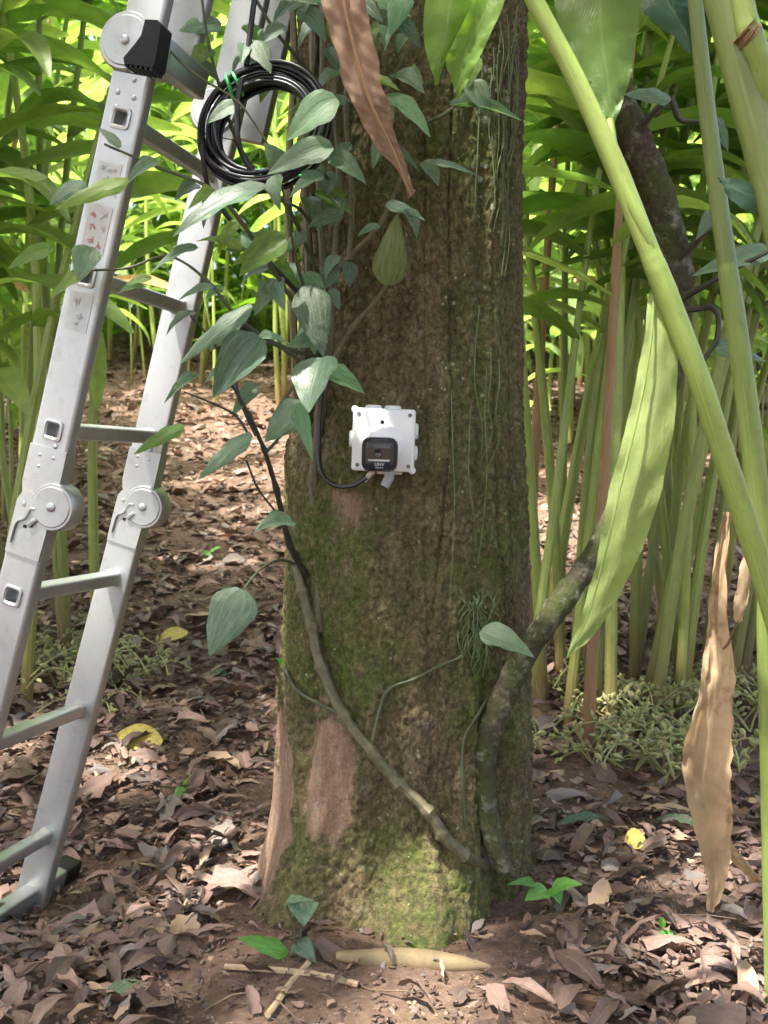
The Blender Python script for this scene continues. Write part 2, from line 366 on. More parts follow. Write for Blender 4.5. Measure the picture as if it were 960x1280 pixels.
# ------------------------------------------------------------------ the shade tree
EDGE = [(-60, 372, 652), (0, 373, 654), (200, 374, 652), (400, 376, 650), (520, 366, 652), (580, 356, 655), (650, 352, 658), (800, 350, 664),
        (900, 341, 668), (1000, 335, 668), (1080, 322, 664), (1130, 306, 656), (1190, 292, 640)]
TY = 2.1
def trunk_surface(th, z, detail=True):
    """Point of the trunk at angle th (0 faces the camera, positive to the right) and height z, with its bark masks."""
    px, py = proj((0, TY, z)); py = max(py, -60)
    l, r = lerp_tab(EDGE, py)
    sc = TY / F * .992; cx = ((l + r) / 2 - 480) * sc; rad = (r - l) / 2 * sc
    if z > 2: rad *= 1 - .04 * (z - 2)
    sx, cy_ = math.sin(th), -math.cos(th)
    low = max(0, 1 - z / .32)
    d = .05 * max(0, 1 - z / .16) ** 2 * (math.exp(-((th + .5) / .9) ** 2) + .5 * math.exp(-((th - .3) / .4) ** 2)) * (.7 + .5 * math.sin(th * 7 + 1))
    d += .055 * low ** 1.6 * math.exp(-((th - .28) / .34) ** 2)           # front root lobe
    d += .03 * low ** 1.3 * math.exp(-((th + .75) / .25) ** 2)            # left root lobe
    gz_ = sstep(.55, .1, z)
    d -= .022 * gz_ * math.exp(-((th + .16) / .09) ** 2)
    d -= .018 * sstep(.62, .3, z) * math.exp(-((th + .80) / .07) ** 2)
    d -= .05 * sstep(.62, .1, z) * math.exp(-((th - .85) / .13) ** 2)     # groove where the liana leaves
    d -= .010 * math.exp(-((th - .62) / .06) ** 2) * sstep(1.8, 1.2, z)
    q = Vector((sx * 1.2, cy_ * 1.2, z * .9))
    d += noise.fractal(q * 3, 1, 2, 3) * .011
    P = Vector((cx + sx * rad, TY + cy_ * rad, z)); m = (0, 0, 0)
    if detail:
        X, Yp = proj((cx + sx * rad, TY + cy_ * rad, z))
        wob = noise.fractal(P * 14, 1, 2, 4)
        def blob(cx_, cy0, rx, ry): return math.exp(-(((X - cx_ + wob * 14) / rx) ** 2 + ((Yp - cy0 + wob * 22) / ry) ** 2) ** 1.6)
        bare = max(blob(408, 965, 34, 90), blob(348, 1020, 22, 110), .9 * blob(348, 945, 15, 60), .45 * blob(440, 640, 40, 40))
        bare = sstep(.15, .75, max(bare, blob(335, 1085, 24, 60)) + wob * .2)
        moss = .44 + .55 * blob(430, 760, 75, 170) + .6 * blob(545, 1110, 90, 110) + .45 * blob(590, 480, 60, 330) + .4 * blob(600, 870, 40, 150) - .25 * blob(500, 380, 90, 130) - .3 * blob(540, 640, 70, 60)
        moss += noise.fractal(P * 5, 1, 2, 4) * .5
        lich = .15 + .95 * blob(612, 170, 40, 130) + .45 * blob(600, 420, 60, 260) + .4 * blob(520, 980, 70, 160)
        dist, _ = noise.voronoi(Vector((P.x * 85, P.y * 85, P.z * 46)) + noise.noise_vector(P * 30) * .8)
        crack = min(.32, dist[1] - dist[0]) / .32
        fis = noise.noise(Vector((th * 4.2 + .5 * noise.noise(Vector((th * 2, z * 2.2, 4))), z * .75, 2.5)))
        d -= .013 * max(0, 1 - abs(fis) / .10) ** 1.5 * (1 - bare) * (.35 + .65 * sstep(-.1, .5, th))
        d += (crack - 1) * .0062 * (1 - bare) * (1 - .65 * min(1, max(0, moss - .3))) + noise.fractal(P * 60, 1, 2, 3) * .0022 * (1 - .7 * bare)
        fl = noise.noise(Vector((P.x * 9, P.y * 9, P.z * 3)))
        d += .0035 * sstep(.1, .2, fl) * (1 - bare) - bare * .004
        m = (min(1, max(0, moss)) * (1 - bare), bare, min(1, max(0, lich)) * (1 - bare))
    return Vector((P.x + sx * d, P.y + cy_ * d, z)), m
ths = np.concatenate([np.linspace(-1.95, 1.95, 330), np.linspace(2.05, 4.23, 22)])
zs = np.concatenate([np.linspace(-.12, 1.72, 440), np.linspace(1.78, 5.4, 24)])
root = thing('shade_tree', 'broad mossy trunk carrying the white camera box', 'tree', (.05, TY, 0))
tb = MB(); nt_ = len(ths); cols = []
for z in zs:
    for th in ths:
        p, m = trunk_surface(th, z, z < 1.8); tb.v.append(tuple(p)); cols.append(m)
tb.uv = [(0, 0)] * len(tb.v); tb.c = cols
tb.f = [(j * nt_ + i, j * nt_ + (i + 1) % nt_, (j + 1) * nt_ + (i + 1) % nt_, (j + 1) * nt_ + i) for j in range(len(zs) - 1) for i in range(nt_)]
tb.build('trunk', M_bark, root)
for k in range(7):
    a = k * 0.9 + .2; e = Vector((-1 + 3.1 * math.cos(a), .9 + 3 * math.sin(a), 5.0 + .5 * math.sin(k * 2.1)))
    b = Vector((.05, TY, 4.1 + .17 * k)); mid = (b + e) / 2 + Vector((0, 0, .35))
    MB().tube(smooth_path([b, mid, e], 5), list(np.linspace(.1, .03, 11)), 8, knots=.2).build('limb', M_liana, root)
# unseen crown, shaped to shade the foreground; gaps cut along sun rays for flecks
def hit(px, py, Y): return at(px, py, Y)
def gpt(px, py):
    a = at(px, py, 1.0) - Vector((0, 0, CAMZ)); t = CAMZ / -a.z; return Vector((0, 0, CAMZ)) + a * t
FLECK = [(at(92, 440, 1.76), .15), (at(62, 668, 1.75), .11), (at(190, 450, 2.06), .10), (at(762, 530, 1.5), .16), (at(820, 470, 1.5), .10), (at(745, 690, 1.5), .10),
         (gpt(535, 1265), .14), (gpt(905, 1085), .13), (at(548, 1105, 1.84), .10), (gpt(150, 985), .12), (gpt(280, 800), .2), (gpt(20, 960), .12), (at(225, 40, 1.8), .16), (at(240, 250, 2.06), .11),
         (gpt(280, 1060), .12), (at(345, 1000, 2.0), .08), (at(330, 150, 1.68), .06), (gpt(230, 700), .28), (gpt(310, 640), .3)]
N = 44000
pos = np.stack([rng.uniform(-6.5, 4.5, N), rng.uniform(-4.5, 5.5, N), 4.6 + rng.normal(0, .45, N)], 1)
clump = np.array([noise.fractal(Vector((x * .55, y * .55, z)), 1, 2, 2) for x, y, z in pos])
keep = np.ones(N, bool)
keep &= clump > -.98 + np.clip((pos[:, 1] - 1.35 + .25 * np.clip(pos[:, 0], 0, 2)) * .7, -.1, 1.9)
keep &= pos[:, 2] > 3.75
sdn = np.array(sd)
for c, r in FLECK:
    v = pos - np.array(c); perp = v - np.outer(v @ sdn, sdn); keep &= np.linalg.norm(perp, axis=1) > r
pos = pos[keep]; N = len(pos)
ax = rng.normal(0, 1, (N, 3)); ax[:, 2] *= .5; ax /= np.linalg.norm(ax, axis=1)[:, None]
sd2 = np.cross(ax, rng.normal(0, .6, (N, 3)) + np.array([0, 0, 1.])); sd2 /= np.linalg.norm(sd2, axis=1)[:, None]
L = rng.uniform(.07, .12, N)[:, None]; Wd = L * .45
V = np.stack([pos - ax * L, pos + sd2 * Wd, pos + ax * L, pos - sd2 * Wd], 1).reshape(-1, 3)
me = bpy.data.meshes.new('crown'); me.from_pydata(V.tolist(), [], np.arange(N * 4).reshape(-1, 4).tolist())
me.materials.append(M_canopy); link('crown', me, root, kind='stuff')

# ------------------------------------------------------------------ leaf meshes (unit length along +Y, faces +Z)
def leaf_mesh(name, mat, width_fn, fold=.25, arch=.1, droop=0, wave=0, twist=0, nl=10, nw=4, seed=0, ragged=0.0, thick=0.0, curl=0):
    b = MB(); vs, uv, fs = [], [], []
    rr = random.Random(seed)
    for i in range(nl + 1):
        v = i / nl; w = width_fn(v)
        if droop:
            a = droop * v; y = math.sin(a) / droop; z = (math.cos(a) - 1) / droop; ny, nz = math.sin(a), math.cos(a)
        else: y, z, ny, nz = v, arch * math.sin(math.pi * v), 0, 1
        tw = twist * v
        for k in range(nw + 1):
            u = k / nw - .5; x = u * w
            if ragged: x *= 1 + rr.uniform(-ragged, ragged) * (abs(u) > .4)
            h = fold * abs(x) + wave * math.sin(v * 17 + k * 2.2 + seed) * abs(u) * w * 2 - curl * (abs(u) * 2) ** 2 * w
            xx, hh = x * math.cos(tw) - h * math.sin(tw), x * math.sin(tw) + h * math.cos(tw)
            vs.append((xx, y + ny * hh, z + nz * hh)); uv.append((k / nw, v))
    n = nw + 1
    for i in range(nl):
        for k in range(nw): fs.append((i * n + k, i * n + k + 1, (i + 1) * n + k + 1, (i + 1) * n + k))
    b.add(vs, fs, uv); return b.mesh(name, mat, 'soft')
def w_pepper(v): return max(.0, (1.0 * (min(1, (v + .015) / .24) ** .45) * (1 - v ** 1.7) ** .95)) * 1.0 + .012
def w_ginger(v): return .25 * math.sin(math.pi * min(1, v * .93 + .05)) ** .75 * (1 - .35 * v) + .004
def w_litter(v): return .5 * math.sin(math.pi * min(1, max(0, v * .94 + .04))) ** .7 + .01
PEP = {}
for nm, mt in (('std', M_pepper), ('pale', M_pepper_pale), ('dry', M_pepper_dry), ('back', M_pepper_back), ('weed', M_weed), ('blue', M_ginger_blue), ('lime', M_ginger)):
    PEP[nm] = [leaf_mesh('pepper_leaf', mt, w_pepper, fold=f, arch=a, wave=.035, twist=tw, curl=c, seed=i, nl=11, nw=6)
               for i, (f, a, tw, c) in enumerate([(.28, .08, .15, .05), (.42, .14, -.25, .08), (.15, .05, .3, .12), (.6, .1, -.1, .05)])]
def place_leaf(parent, meshes, bpx, tpx, Y, w, Yt=None, n=(0, -.8, .6), mesh=None, name='leaf', roll=None, label=None, **k):
    b = at(bpx[0], bpx[1], Y); t = at(tpx[0], tpx[1], Yt if Yt else Y - .02)
    y = (t - b); Ln = y.length; y.normalize()
    n = Vector(n) + Vector((random.uniform(-.25, .25), 0, random.uniform(-.15, .15)))
    if roll is not None: n = Quaternion(y, roll) @ n
    z = (n - y * n.dot(y)).normalized(); x = y.cross(z)
    ww = w * Y / F * 1.12
    M = frame(b, x * ww, y * Ln, z * (Ln * .5 + ww * .5))
    return link(name, mesh or random.choice(meshes), parent, M, label, **k)

# ------------------------------------------------------------------ pepper vine on the trunk
vine = thing('pepper_vine', 'leafy pepper vine climbing the left side of the trunk beside the ladder', 'vine', gpt(395, 1130))
def px_tube(pts, mat, parent, name='stem', n=7, knots=.25, seg=6, nodes=0, **k):
    """Tube through (px, py, depth, width in px) points."""
    P = smooth_path([(*at(a, b, Y), w * Y / F / 2) for a, b, Y, w in pts], seg)
    rad = [p[3] for p in P]
    if nodes:
        for i in range(nodes, len(P) - 1, nodes): rad[i] *= 1.4
    return MB().tube([p[:3] for p in P], rad, n, knots=knots).build(name, mat, parent, **k)
VS = [[(398, 790, 1.93, 13), (396, 700, 1.95, 13), (392, 600, 1.95, 12), (400, 520, 1.94, 11), (408, 440, 1.9, 10), (404, 330, 1.92, 9), (398, 200, 1.93, 8), (404, 60, 1.93, 7), (400, -60, 1.93, 7)],
      [(412, 440, 1.9, 8), (418, 330, 1.89, 8), (424, 220, 1.89, 7), (418, 110, 1.9, 6), (430, -30, 1.9, 6)],
      [(385, 560, 1.99, 11), (378, 430, 1.98, 11), (386, 320, 1.97, 9), (380, 200, 1.98, 10), (392, 60, 1.97, 9), (380, -50, 1.97, 8)],
      [(370, 520, 2.02, 10), (366, 380, 2.02, 10), (360, 230, 2.02, 9), (368, 80, 2.02, 9), (362, -50, 2.02, 8)],
      [(412, 350, 1.89, 8), (440, 318, 1.87, 7), (458, 300, 1.86, 6), (478, 275, 1.86, 6), (500, 225, 1.86, 5), (512, 190, 1.85, 5)],
      [(418, 448, 1.87, 7), (440, 410, 1.86, 6), (470, 375, 1.86, 5), (484, 354, 1.85, 4)],
      [(436, 325, 1.87, 7), (440, 250, 1.87, 6), (432, 130, 1.88, 6), (444, 20, 1.87, 5)]]
TW = [[(404, 430, 1.9, 7), (372, 385, 1.82, 6), (340, 335, 1.76, 5), (300, 275, 1.70, 5), (262, 235, 1.68, 4), (200, 210, 1.66, 4), (130, 180, 1.64, 3)],
      [(390, 445, 1.9, 6), (350, 432, 1.8, 5), (300, 400, 1.72, 5), (258, 350, 1.69, 4), (210, 320, 1.68, 3), (160, 335, 1.66, 3), (112, 338, 1.65, 3)],
      [(400, 470, 1.88, 6), (360, 440, 1.79, 5), (330, 428, 1.73, 4), (290, 440, 1.7, 3)],
      [(384, 720, 1.95, 9), (362, 680, 1.9, 8), (345, 610, 1.84, 7), (330, 562, 1.8, 6), (312, 520, 1.77, 5), (290, 480, 1.75, 4), (268, 430, 1.73, 3), (238, 395, 1.7, 3)],
      [(333, 565, 1.8, 5), (350, 545, 1.8, 4), (372, 505, 1.8, 3)],
      [(320, 545, 1.78, 4), (300, 500, 1.78, 4), (292, 455, 1.78, 3)],
      [(345, 640, 1.84, 3), (322, 610, 1.82, 3), (308, 575, 1.81, 3)],
      [(352, 505, 1.85, 5), (370, 480, 1.86, 5), (398, 455, 1.88, 5)],
      [(312, 545, 1.77, 4), (295, 520, 1.77, 3), (268, 505, 1.77, 3), (230, 490, 1.77, 2)],
      [(424, 122, 1.88, 4), (450, 128, 1.84, 4), (480, 124, 1.82, 3)],
      [(485, 300, 1.85, 4), (500, 262, 1.84, 3), (508, 240, 1.83, 3)],
      [(420, 240, 1.88, 4), (405, 215, 1.8, 4), (398, 185, 1.75, 3), (350, 195, 1.7, 3), (300, 130, 1.68, 3), (240, 90, 1.66, 3), (195, 45, 1.65, 3)],
      [(470, 240, 1.86, 4), (520, 165, 1.83, 4), (560, 140, 1.8, 4), (585, 112, 1.78, 3)],
      [(440, 190, 1.87, 3), (470, 140, 1.85, 3), (500, 80, 1.84, 3), (530, 40, 1.83, 3)],
      [(330, 235, 1.69, 4), (350, 250, 1.74, 4), (375, 262, 1.82, 4), (395, 290, 1.9, 5)],
      [(352, 230, 1.72, 3), (372, 330, 1.78, 4), (392, 400, 1.88, 5)],
      [(392, 330, 1.92, 6), (360, 260, 1.86, 5), (320, 215, 1.8, 4), (290, 160, 1.78, 4), (262, 60, 1.77, 4), (250, -20, 1.77, 3)],
      [(402, 110, 1.92, 5), (370, 70, 1.86, 5), (345, 40, 1.82, 4), (320, 0, 1.8, 4)]]
for s in VS: px_tube(s, M_vine, vine, nodes=6)
for i, s in enumerate(TW): px_tube(s, M_twig_dark if i in (3, 5, 6, 8) else M_twig, vine, 'twig', 6, nodes=6)
# base px, tip px, depth, width px, look
VL = [((421, 123), (358, 176), 1.66, 48, 'pale'), ((415, 182), (334, 218), 1.66, 38, 'std'), ((352, 215), (330, 178), 1.7, 34, 'std'), ((334, 234), (216, 296), 1.62, 44, 'std'),
      ((345, 219), (351, 264), 1.64, 26, 'std'), ((402, 218), (362, 247), 1.66, 24, 'std'), ((412, 192), (458, 230), 1.72, 32, 'std'), ((430, 92), (397, 116), 1.75, 28, 'std'),
      ((480, 121), (538, 172), 1.74, 30, 'pale'), ((480, 122), (489, 168), 1.73, 22, 'std'), ((474, 125), (466, 170), 1.76, 20, 'pale'), ((484, 177), (466, 211), 1.78, 26, 'std'),
      ((488, 177), (526, 216), 1.79, 22, 'std'), ((527, 203), (548, 233), 1.76, 26, 'std'), ((538, 203), (602, 222), 1.74, 13, 'std'), ((584, 104), (613, 149), 1.72, 30, 'std'),
      ((562, 132), (652, 151), 1.73, 20, 'std'), ((506, -12), (487, 46), 1.74, 30, 'pale'), ((496, 30), (526, 62), 1.74, 24, 'std'), ((436, -2), (479, 28), 1.77, 27, 'std'),
      ((474, 50), (446, 64), 1.79, 22, 'std'), ((372, 12), (407, 52), 1.76, 32, 'std'), ((345, -2), (398, 6), 1.76, 22, 'std'), ((484, 356), (497, 266), 1.75, 44, 'back'),
      ((482, 256), (532, 276), 1.72, 20, 'std'), ((505, 262), (521, 298), 1.71, 22, 'std'), ((474, 282), (447, 295), 1.76, 14, 'std'), ((384, 356), (404, 446), 1.74, 48, 'dry'),
      ((402, 447), (386, 516), 1.66, 64, 'std'), ((408, 465), (456, 492), 1.74, 27, 'pale'), ((326, 422), (266, 498), 1.66, 56, 'std'), ((322, 424), (363, 430), 1.69, 14, 'std'),
      ((314, 381), (224, 456), 1.65, 24, 'std'), ((378, 504), (331, 552), 1.73, 44, 'std'), ((371, 504), (391, 576), 1.70, 24, 'pale'), ((314, 542), (247, 600), 1.73, 26, 'std'),
      ((303, 737), (262, 820), 1.62, 62, 'std'), ((366, 652), (317, 666), 1.76, 38, 'std'), ((358, 300), (299, 346), 1.7, 44, 'lime'), ((198, 202), (158, 231), 1.62, 22, 'std'),
      ((160, 224), (68, 262), 1.61, 24, 'lime'), ((104, 226), (62, 256), 1.63, 26, 'std'), ((112, 308), (98, 353), 1.63, 36, 'std'), ((110, 338), (64, 373), 1.65, 22, 'lime'),
      ((190, 348), (150, 363), 1.66, 15, 'lime'), ((182, 360), (146, 368), 1.67, 12, 'std'), ((266, 358), (221, 377), 1.66, 14, 'std'), ((247, 309), (189, 341), 1.66, 18, 'std'),
      ((58, 222), (-4, 212), 1.63, 18, 'lime'), ((66, 310), (10, 336), 1.65, 24, 'lime'), ((302, 312), (243, 302), 1.69, 26, 'lime'), ((229, 531), (167, 568), 1.7, 20, 'lime'),
      ((290, 400), (262, 440), 1.74, 24, 'std'), ((345, 350), (318, 395), 1.8, 26, 'std'), ((302, 455), (255, 480), 1.78, 28, 'std'), ((250, 470), (205, 505), 1.75, 18, 'std'),
      ((395, 240), (440, 268), 1.83, 34, 'lime'), ((418, 215), (405, 250), 1.82, 26, 'std'), ((300, 130), (258, 155), 1.74, 26, 'std'), ((262, 60), (236, 92), 1.78, 26, 'lime'),
      ((318, 60), (290, 95), 1.82, 24, 'std'), ((400, 25), (372, 62), 1.86, 24, 'std'), ((410, 60), (428, 96), 1.86, 22, 'std'), ((345, 100), (325, 130), 1.85, 22, 'lime'),
      ((382, 290), (350, 318), 1.88, 20, 'std'), ((440, 180), (420, 215), 1.84, 22, 'std'), ((270, 240), (235, 262), 1.68, 20, 'lime'), ((355, 330), (385, 372), 1.9, 22, 'std'),
      ((300, 275), (272, 318), 1.72, 22, 'lime'), ((320, 480), (290, 520), 1.8, 22, 'std'), ((150, 185), (122, 160), 1.64, 14, 'std')]
_r = random.Random(77)
for k in range(74):
    if k < 56: b = (_r.uniform(235, 440), _r.uniform(-10, 430)); a = _r.choice((math.pi * .75, math.pi * .85, math.pi * .3, math.pi * .5)) + _r.uniform(-.4, .4)
    else: b = (_r.uniform(440, 600), _r.uniform(-10, 130)); a = _r.uniform(.2, 2.4)
    if abs(b[0] - 331) < 75 and abs(b[1] - 160) < 70: continue
    ln = _r.uniform(28, 56); VL.append((b, (b[0] + math.cos(a) * ln, b[1] + math.sin(a) * ln * .8), _r.uniform(1.74, 1.86), ln * _r.uniform(.45, .65), _r.choice(('std', 'std', 'std', 'lime', 'pale', 'dry'))))
for b, t, Y, w, nm in VL:
    up = random.choice([(0, -.85, .5), (.15, -.8, .6), (-.2, -.7, .7)])
    if nm == 'back': up = (.1, -.9, -.1)
    place_leaf(vine, PEP[nm], b, t, Y, w, Y + random.uniform(-.05, .02), up)

# lower creeping stem of the same vine, crossing the base of the trunk
def on_trunk(px, py, off=.006):
    """Point on the trunk's surface seen at a pixel."""
    Y = 1.85
    for _ in range(12):
        p = at(px, py, Y); l, r = lerp_tab(EDGE, max(py, -60)); sc = TY / F * .992
        cx = ((l + r) / 2 - 480) * sc; rad = (r - l) / 2 * sc
        s = max(-.96, min(.96, (p.x - cx) / rad)); q, _m = trunk_surface(math.asin(s), p.z, False)
        Y = .5 * Y + .5 * (q.y - off)
    return Y
creep = thing('creeping_stem', 'bare jointed vine stem crossing the mossy trunk base diagonally', 'vine', gpt(560, 1160))
def tr_tube(pts, mat, parent, off=.007, **k):
    return px_tube([(a, b, on_trunk(a, b, off + w * .0006), w) for a, b, w in pts], mat, parent, **k)
tr_tube([(366, 690, 11), (378, 740, 13), (390, 785, 14), (402, 835, 14), (430, 895, 14), (465, 940, 14), (500, 980, 15), (535, 1015, 16), (552, 1042, 16), (580, 1068, 15), (605, 1080, 15), (628, 1078, 13)], M_vine, creep, nodes=6, n=9)
tr_tube([(424, 892, 6), (395, 878, 5), (370, 862, 5), (358, 840, 5), (352, 832, 4)], M_twig, creep, name='twig', nodes=6)
tr_tube([(466, 925, 5), (474, 890, 4), (486, 862, 4), (520, 848, 4), (548, 833, 4), (575, 822, 4), (592, 806, 3)], M_twig, creep, name='twig', nodes=6)
tr_tube([(582, 1032, 5), (578, 980, 5), (580, 925, 4), (598, 892, 4), (612, 868, 3)], M_twig, creep, name='twig')
px_tube([(303, 738, 1.62, 3), (325, 712, 1.72, 3), (350, 700, 1.84, 4), (368, 705, 1.92, 4)], M_twig, vine, 'twig', 6)
place_leaf(creep, PEP['weed'], (352, 832), (344, 823), 1.86, 12)
place_leaf(creep, PEP['std'], (602, 788), (668, 822), 1.72, 38, 1.68, (.2, -.7, .7), mesh=PEP['std'][0])

# ------------------------------------------------------------------ liana: from the trunk base out to the right and up
li = thing('liana', 'thick grey woody liana leaving the trunk base and arching up right', 'liana', gpt(625, 1100))
px_tube([(634, 1088, 1.87, 26), (615, 1045, 1.88, 28), (606, 985, 1.89, 28), (610, 925, 1.89, 29), (630, 870, 1.89, 31), (664, 806, 1.89, 32), (704, 750, 1.9, 31), (744, 690, 1.95, 29), (785, 610, 2.0, 30), (822, 520, 2.05, 34),
         (842, 420, 2.1, 38), (843, 325, 2.1, 42), (820, 240, 2.1, 41), (792, 170, 2.1, 39), (772, 110, 2.1, 38), (760, 20, 2.1, 38), (755, -60, 2.1, 38)], M_liana, li, 'trunk_stem', 22, .2, 16)
for s in ([(846, 325, 2.08, 12), (880, 290, 2.05, 9), (893, 262, 2.04, 6)], [(843, 345, 2.08, 10), (850, 385, 2.05, 8), (892, 385, 2.02, 8), (897, 420, 2.0, 7), (880, 450, 2.0, 5)],
          [(850, 375, 2.05, 9), (890, 352, 2.0, 7), (930, 330, 1.98, 6), (965, 312, 1.96, 5)], [(795, 165, 2.08, 10), (818, 140, 2.06, 9), (838, 125, 2.05, 8), (850, 150, 2.05, 7), (875, 152, 2.04, 5)],
          [(838, 340, 2.08, 16), (842, 390, 2.09, 12), (846, 430, 2.1, 8)]):
    px_tube(s, M_twig_dark, li, 'twig', 7)
for b, t, w in (((838, 122), (780, 118), 26), ((965, 315), (865, 345), 30), ((880, 152), (910, 190), 26), ((893, 262), (870, 300), 18), ((895, 430), (958, 452), 30)):
    place_leaf(li, PEP['std'], b, t, 2.0, w)

# ------------------------------------------------------------------ folding ladder
lad = thing('folding_ladder', 'folding aluminium ladder leaning at left with round hinge discs', 'ladder', at(30, 1140, 1.9))
UV = at(187, 543, 2.035) - at(64, 538, 1.71)          # from the near rail to the far rail
RW, RT, HS = .064, .026, .0125                       # rail width and thickness, half rung opening
def section(Lb, Lt, U):
    """Frame of a ladder section from two points of its near rail: x along the rail, z along the rungs, y across the web."""
    x = (Lt - Lb).normalized(); z = (U - x * U.dot(x)).normalized(); y = z.cross(x)
    return x, y, z
def rail(name, o, x, y, z, L, rungs, outer, parent, holes=True):
    """Hollow rail from o along x; its outer web faces -z (outer=-1) or +z and has openings at the rungs."""
    b = MB(); h = RW / 2; r = .005
    P = lambda s, w, t: o + x * s + y * w + z * t
    zo, zi = (0, RT) if outer < 0 else (RT, 0)
    cuts = [0]
    if holes:
        for s in rungs: cuts += [s - HS, s + HS]
    cuts.append(L)
    prof = []
    for (w, t, a0) in ((h - r, RT - r, 0), (-h + r, RT - r, 90), (-h + r, r, 180), (h - r, r, 270)):
        for k in range(4):
            a = R(a0 + 30 * k); prof.append((w + math.cos(a) * r, t + math.sin(a) * r))
    # rounded flanges and inner web as an extrusion, the outer web left open
    n = len(prof); vs = [P(s, w, t) for s in (0, L) for w, t in prof]; fs = []
    skip = (11, ) if outer < 0 else (3, )
    for k in range(n):
        if k in skip: continue
        k2 = (k + 1) % n; fs.append((k, k2, n + k2, n + k))
    fs += [tuple(range(n)), tuple(range(2 * n - 1, n - 1, -1))]
    b.add(vs, fs)
    e = h - r
    for i in range(len(cuts) - 1):
        s0, s1 = cuts[i], cuts[i + 1]
        strips = [(-e, e)] if (i % 2 == 0) else [(-e, -HS), (HS, e)]
        for a, c in strips: b.add([P(s0, a, zo), P(s0, c, zo), P(s1, c, zo), P(s1, a, zo)], [(0, 1, 2, 3)])
    return b.build(name, M_alu, parent, smooth=False)
def rivets(parent, o, x, y, z, spots, zo):
    b = MB()
    for s, w in spots:
        b.lathe(frame(o + x * s + y * w + z * zo, x, y if zo > 0.01 else -y, z if zo > 0.01 else -z), [(.0045, -.001), (.0042, .001), (.0026, .0022), (0, .0026)], 10)
    return b.build('rivet', M_alu, parent)
def rung_obj(o, x, y, z, s, W, parent):
    """Hollow square rung with flared rims at both ends."""
    b = MB(); q = HS; o2 = o + x * s
    def ring(t, hw): return [o2 + z * t + (x * (math.cos(a) * 1) + y * math.sin(a)).normalized() * 0 + x * px_ * hw + y * py_ * hw for px_, py_, a in RS]
    RS = []
    for cx, cy, a0 in ((.6, .6, 0), (-.6, .6, 90), (-.6, -.6, 180), (.6, -.6, 270)):
        for k in range(4): a = R(a0 + 30 * k); RS.append((cx + .4 * math.cos(a), cy + .4 * math.sin(a), a))
    n = len(RS)
    rings = [ring(.03, q * .80), ring(-.001, q * .82), ring(-.0035, q * 1.05), ring(-.003, q * 1.30), ring(.0003, q * 1.34)]
    vs = sum(rings, []); fs = [(i * n + k, i * n + (k + 1) % n, (i + 1) * n + (k + 1) % n, (i + 1) * n + k) for i in range(len(rings) - 1) for k in range(n)]
    b.add(vs, fs)
    rings = [ring(RT - .002, q * 1.16), ring(RT + .004, q * 1.12), ring(RT + .006, q), ring(W - RT - .006, q), ring(W - RT - .004, q * 1.12), ring(W - RT + .002, q * 1.16)]
    vs = sum(rings, []); fs = [(i * n + k, i * n + (k + 1) % n, (i + 1) * n + (k + 1) % n, (i + 1) * n + k) for i in range(len(rings) - 1) for k in range(n)]
    b.add(vs, fs)
    b.add(ring(.03, q * .8), [tuple(range(n))])
    return b.build('rung', M_alu, parent)
def disc(M, r, t0, t1):
    return MB().lathe(M, [(0, t0), (.0075, t0), (.0085, t0 + .0), (r * .80, t0 - .0005), (r * .84, t0 + .0012), (r * .93, t0 + .0012), (r, t0 + .006), (r, t1 - .006), (r * .92, t1), (0, t1)], 40)
def on_plane(px, py, o, n):
    a = at(px, py, 1.0) - Vector((0, 0, CAMZ)); c = Vector((0, 0, CAMZ)); return c + a * ((o - c).dot(n) / a.dot(n))

# lower section: bottom on the ground, top at the lower hinge
Rb, Rt = at(32, 1140, 2.05), at(160, 650, 2.035)
Ub = UV
Lb, Lt = Rb - Ub, Rt - Ub
x, y, z = section(Lb, Lt, Ub); Wd_ = Ub.dot(z) * 1.06
Lb = Rb - z * (Wd_ - RT); Lt = Rt - z * (Wd_ - RT)
LL = (Lt - Lb).length + .02
def s_at(px, py, o, x):
    """Distance along the rail o+s*x that projects nearest to image row py."""
    return min((abs(proj(o + x * s)[1] - py), s) for s in np.linspace(-.2, 1.6, 721))[1]
oL = Lb; oR = Rb
rs = [s_at(0, q, oR, x) for q in (1045, 888, 722)]
railL = rail('rail', oL, x, y, z, LL, rs, -1, lad); railR = rail('rail', oR, x, y, z, LL, rs, 1, lad)
for s in rs: rung_obj(oL, x, y, z, s, Wd_, lad)
spl = [(LL - .005, -.012), (LL - .005, .014), (LL - .03, -.016), (LL - .03, .012)]
rivets(railL, oL, x, y, z, spl, 0); rivets(railR, oR, x, y, z, spl, 0)
LOW = (oL, oR, x, y, z, LL)
# stabiliser bar with rubber ends under the lower section
def stabiliser(o, x, y, z, W, a, b_, parent, drop=.03):
    bar = MB().box(frame(o + x * drop + z * ((a + b_) / 2), x, y, z), (.05, .032, b_ - a), .004).build('stabiliser_bar', M_alu, parent, smooth=False)
    return bar
bar = stabiliser(Lb, x, y, z, Wd_, -.1, Wd_ + .09, lad, .028)
for e, sg in ((-.1, -1), (Wd_ + .09, 1)):
    MB().box(frame(Lb + x * .026 + z * (e + sg * .014), x, y, z), (.066, .044, .05), .006).build('rubber_foot', M_rubber, bar, smooth=False)

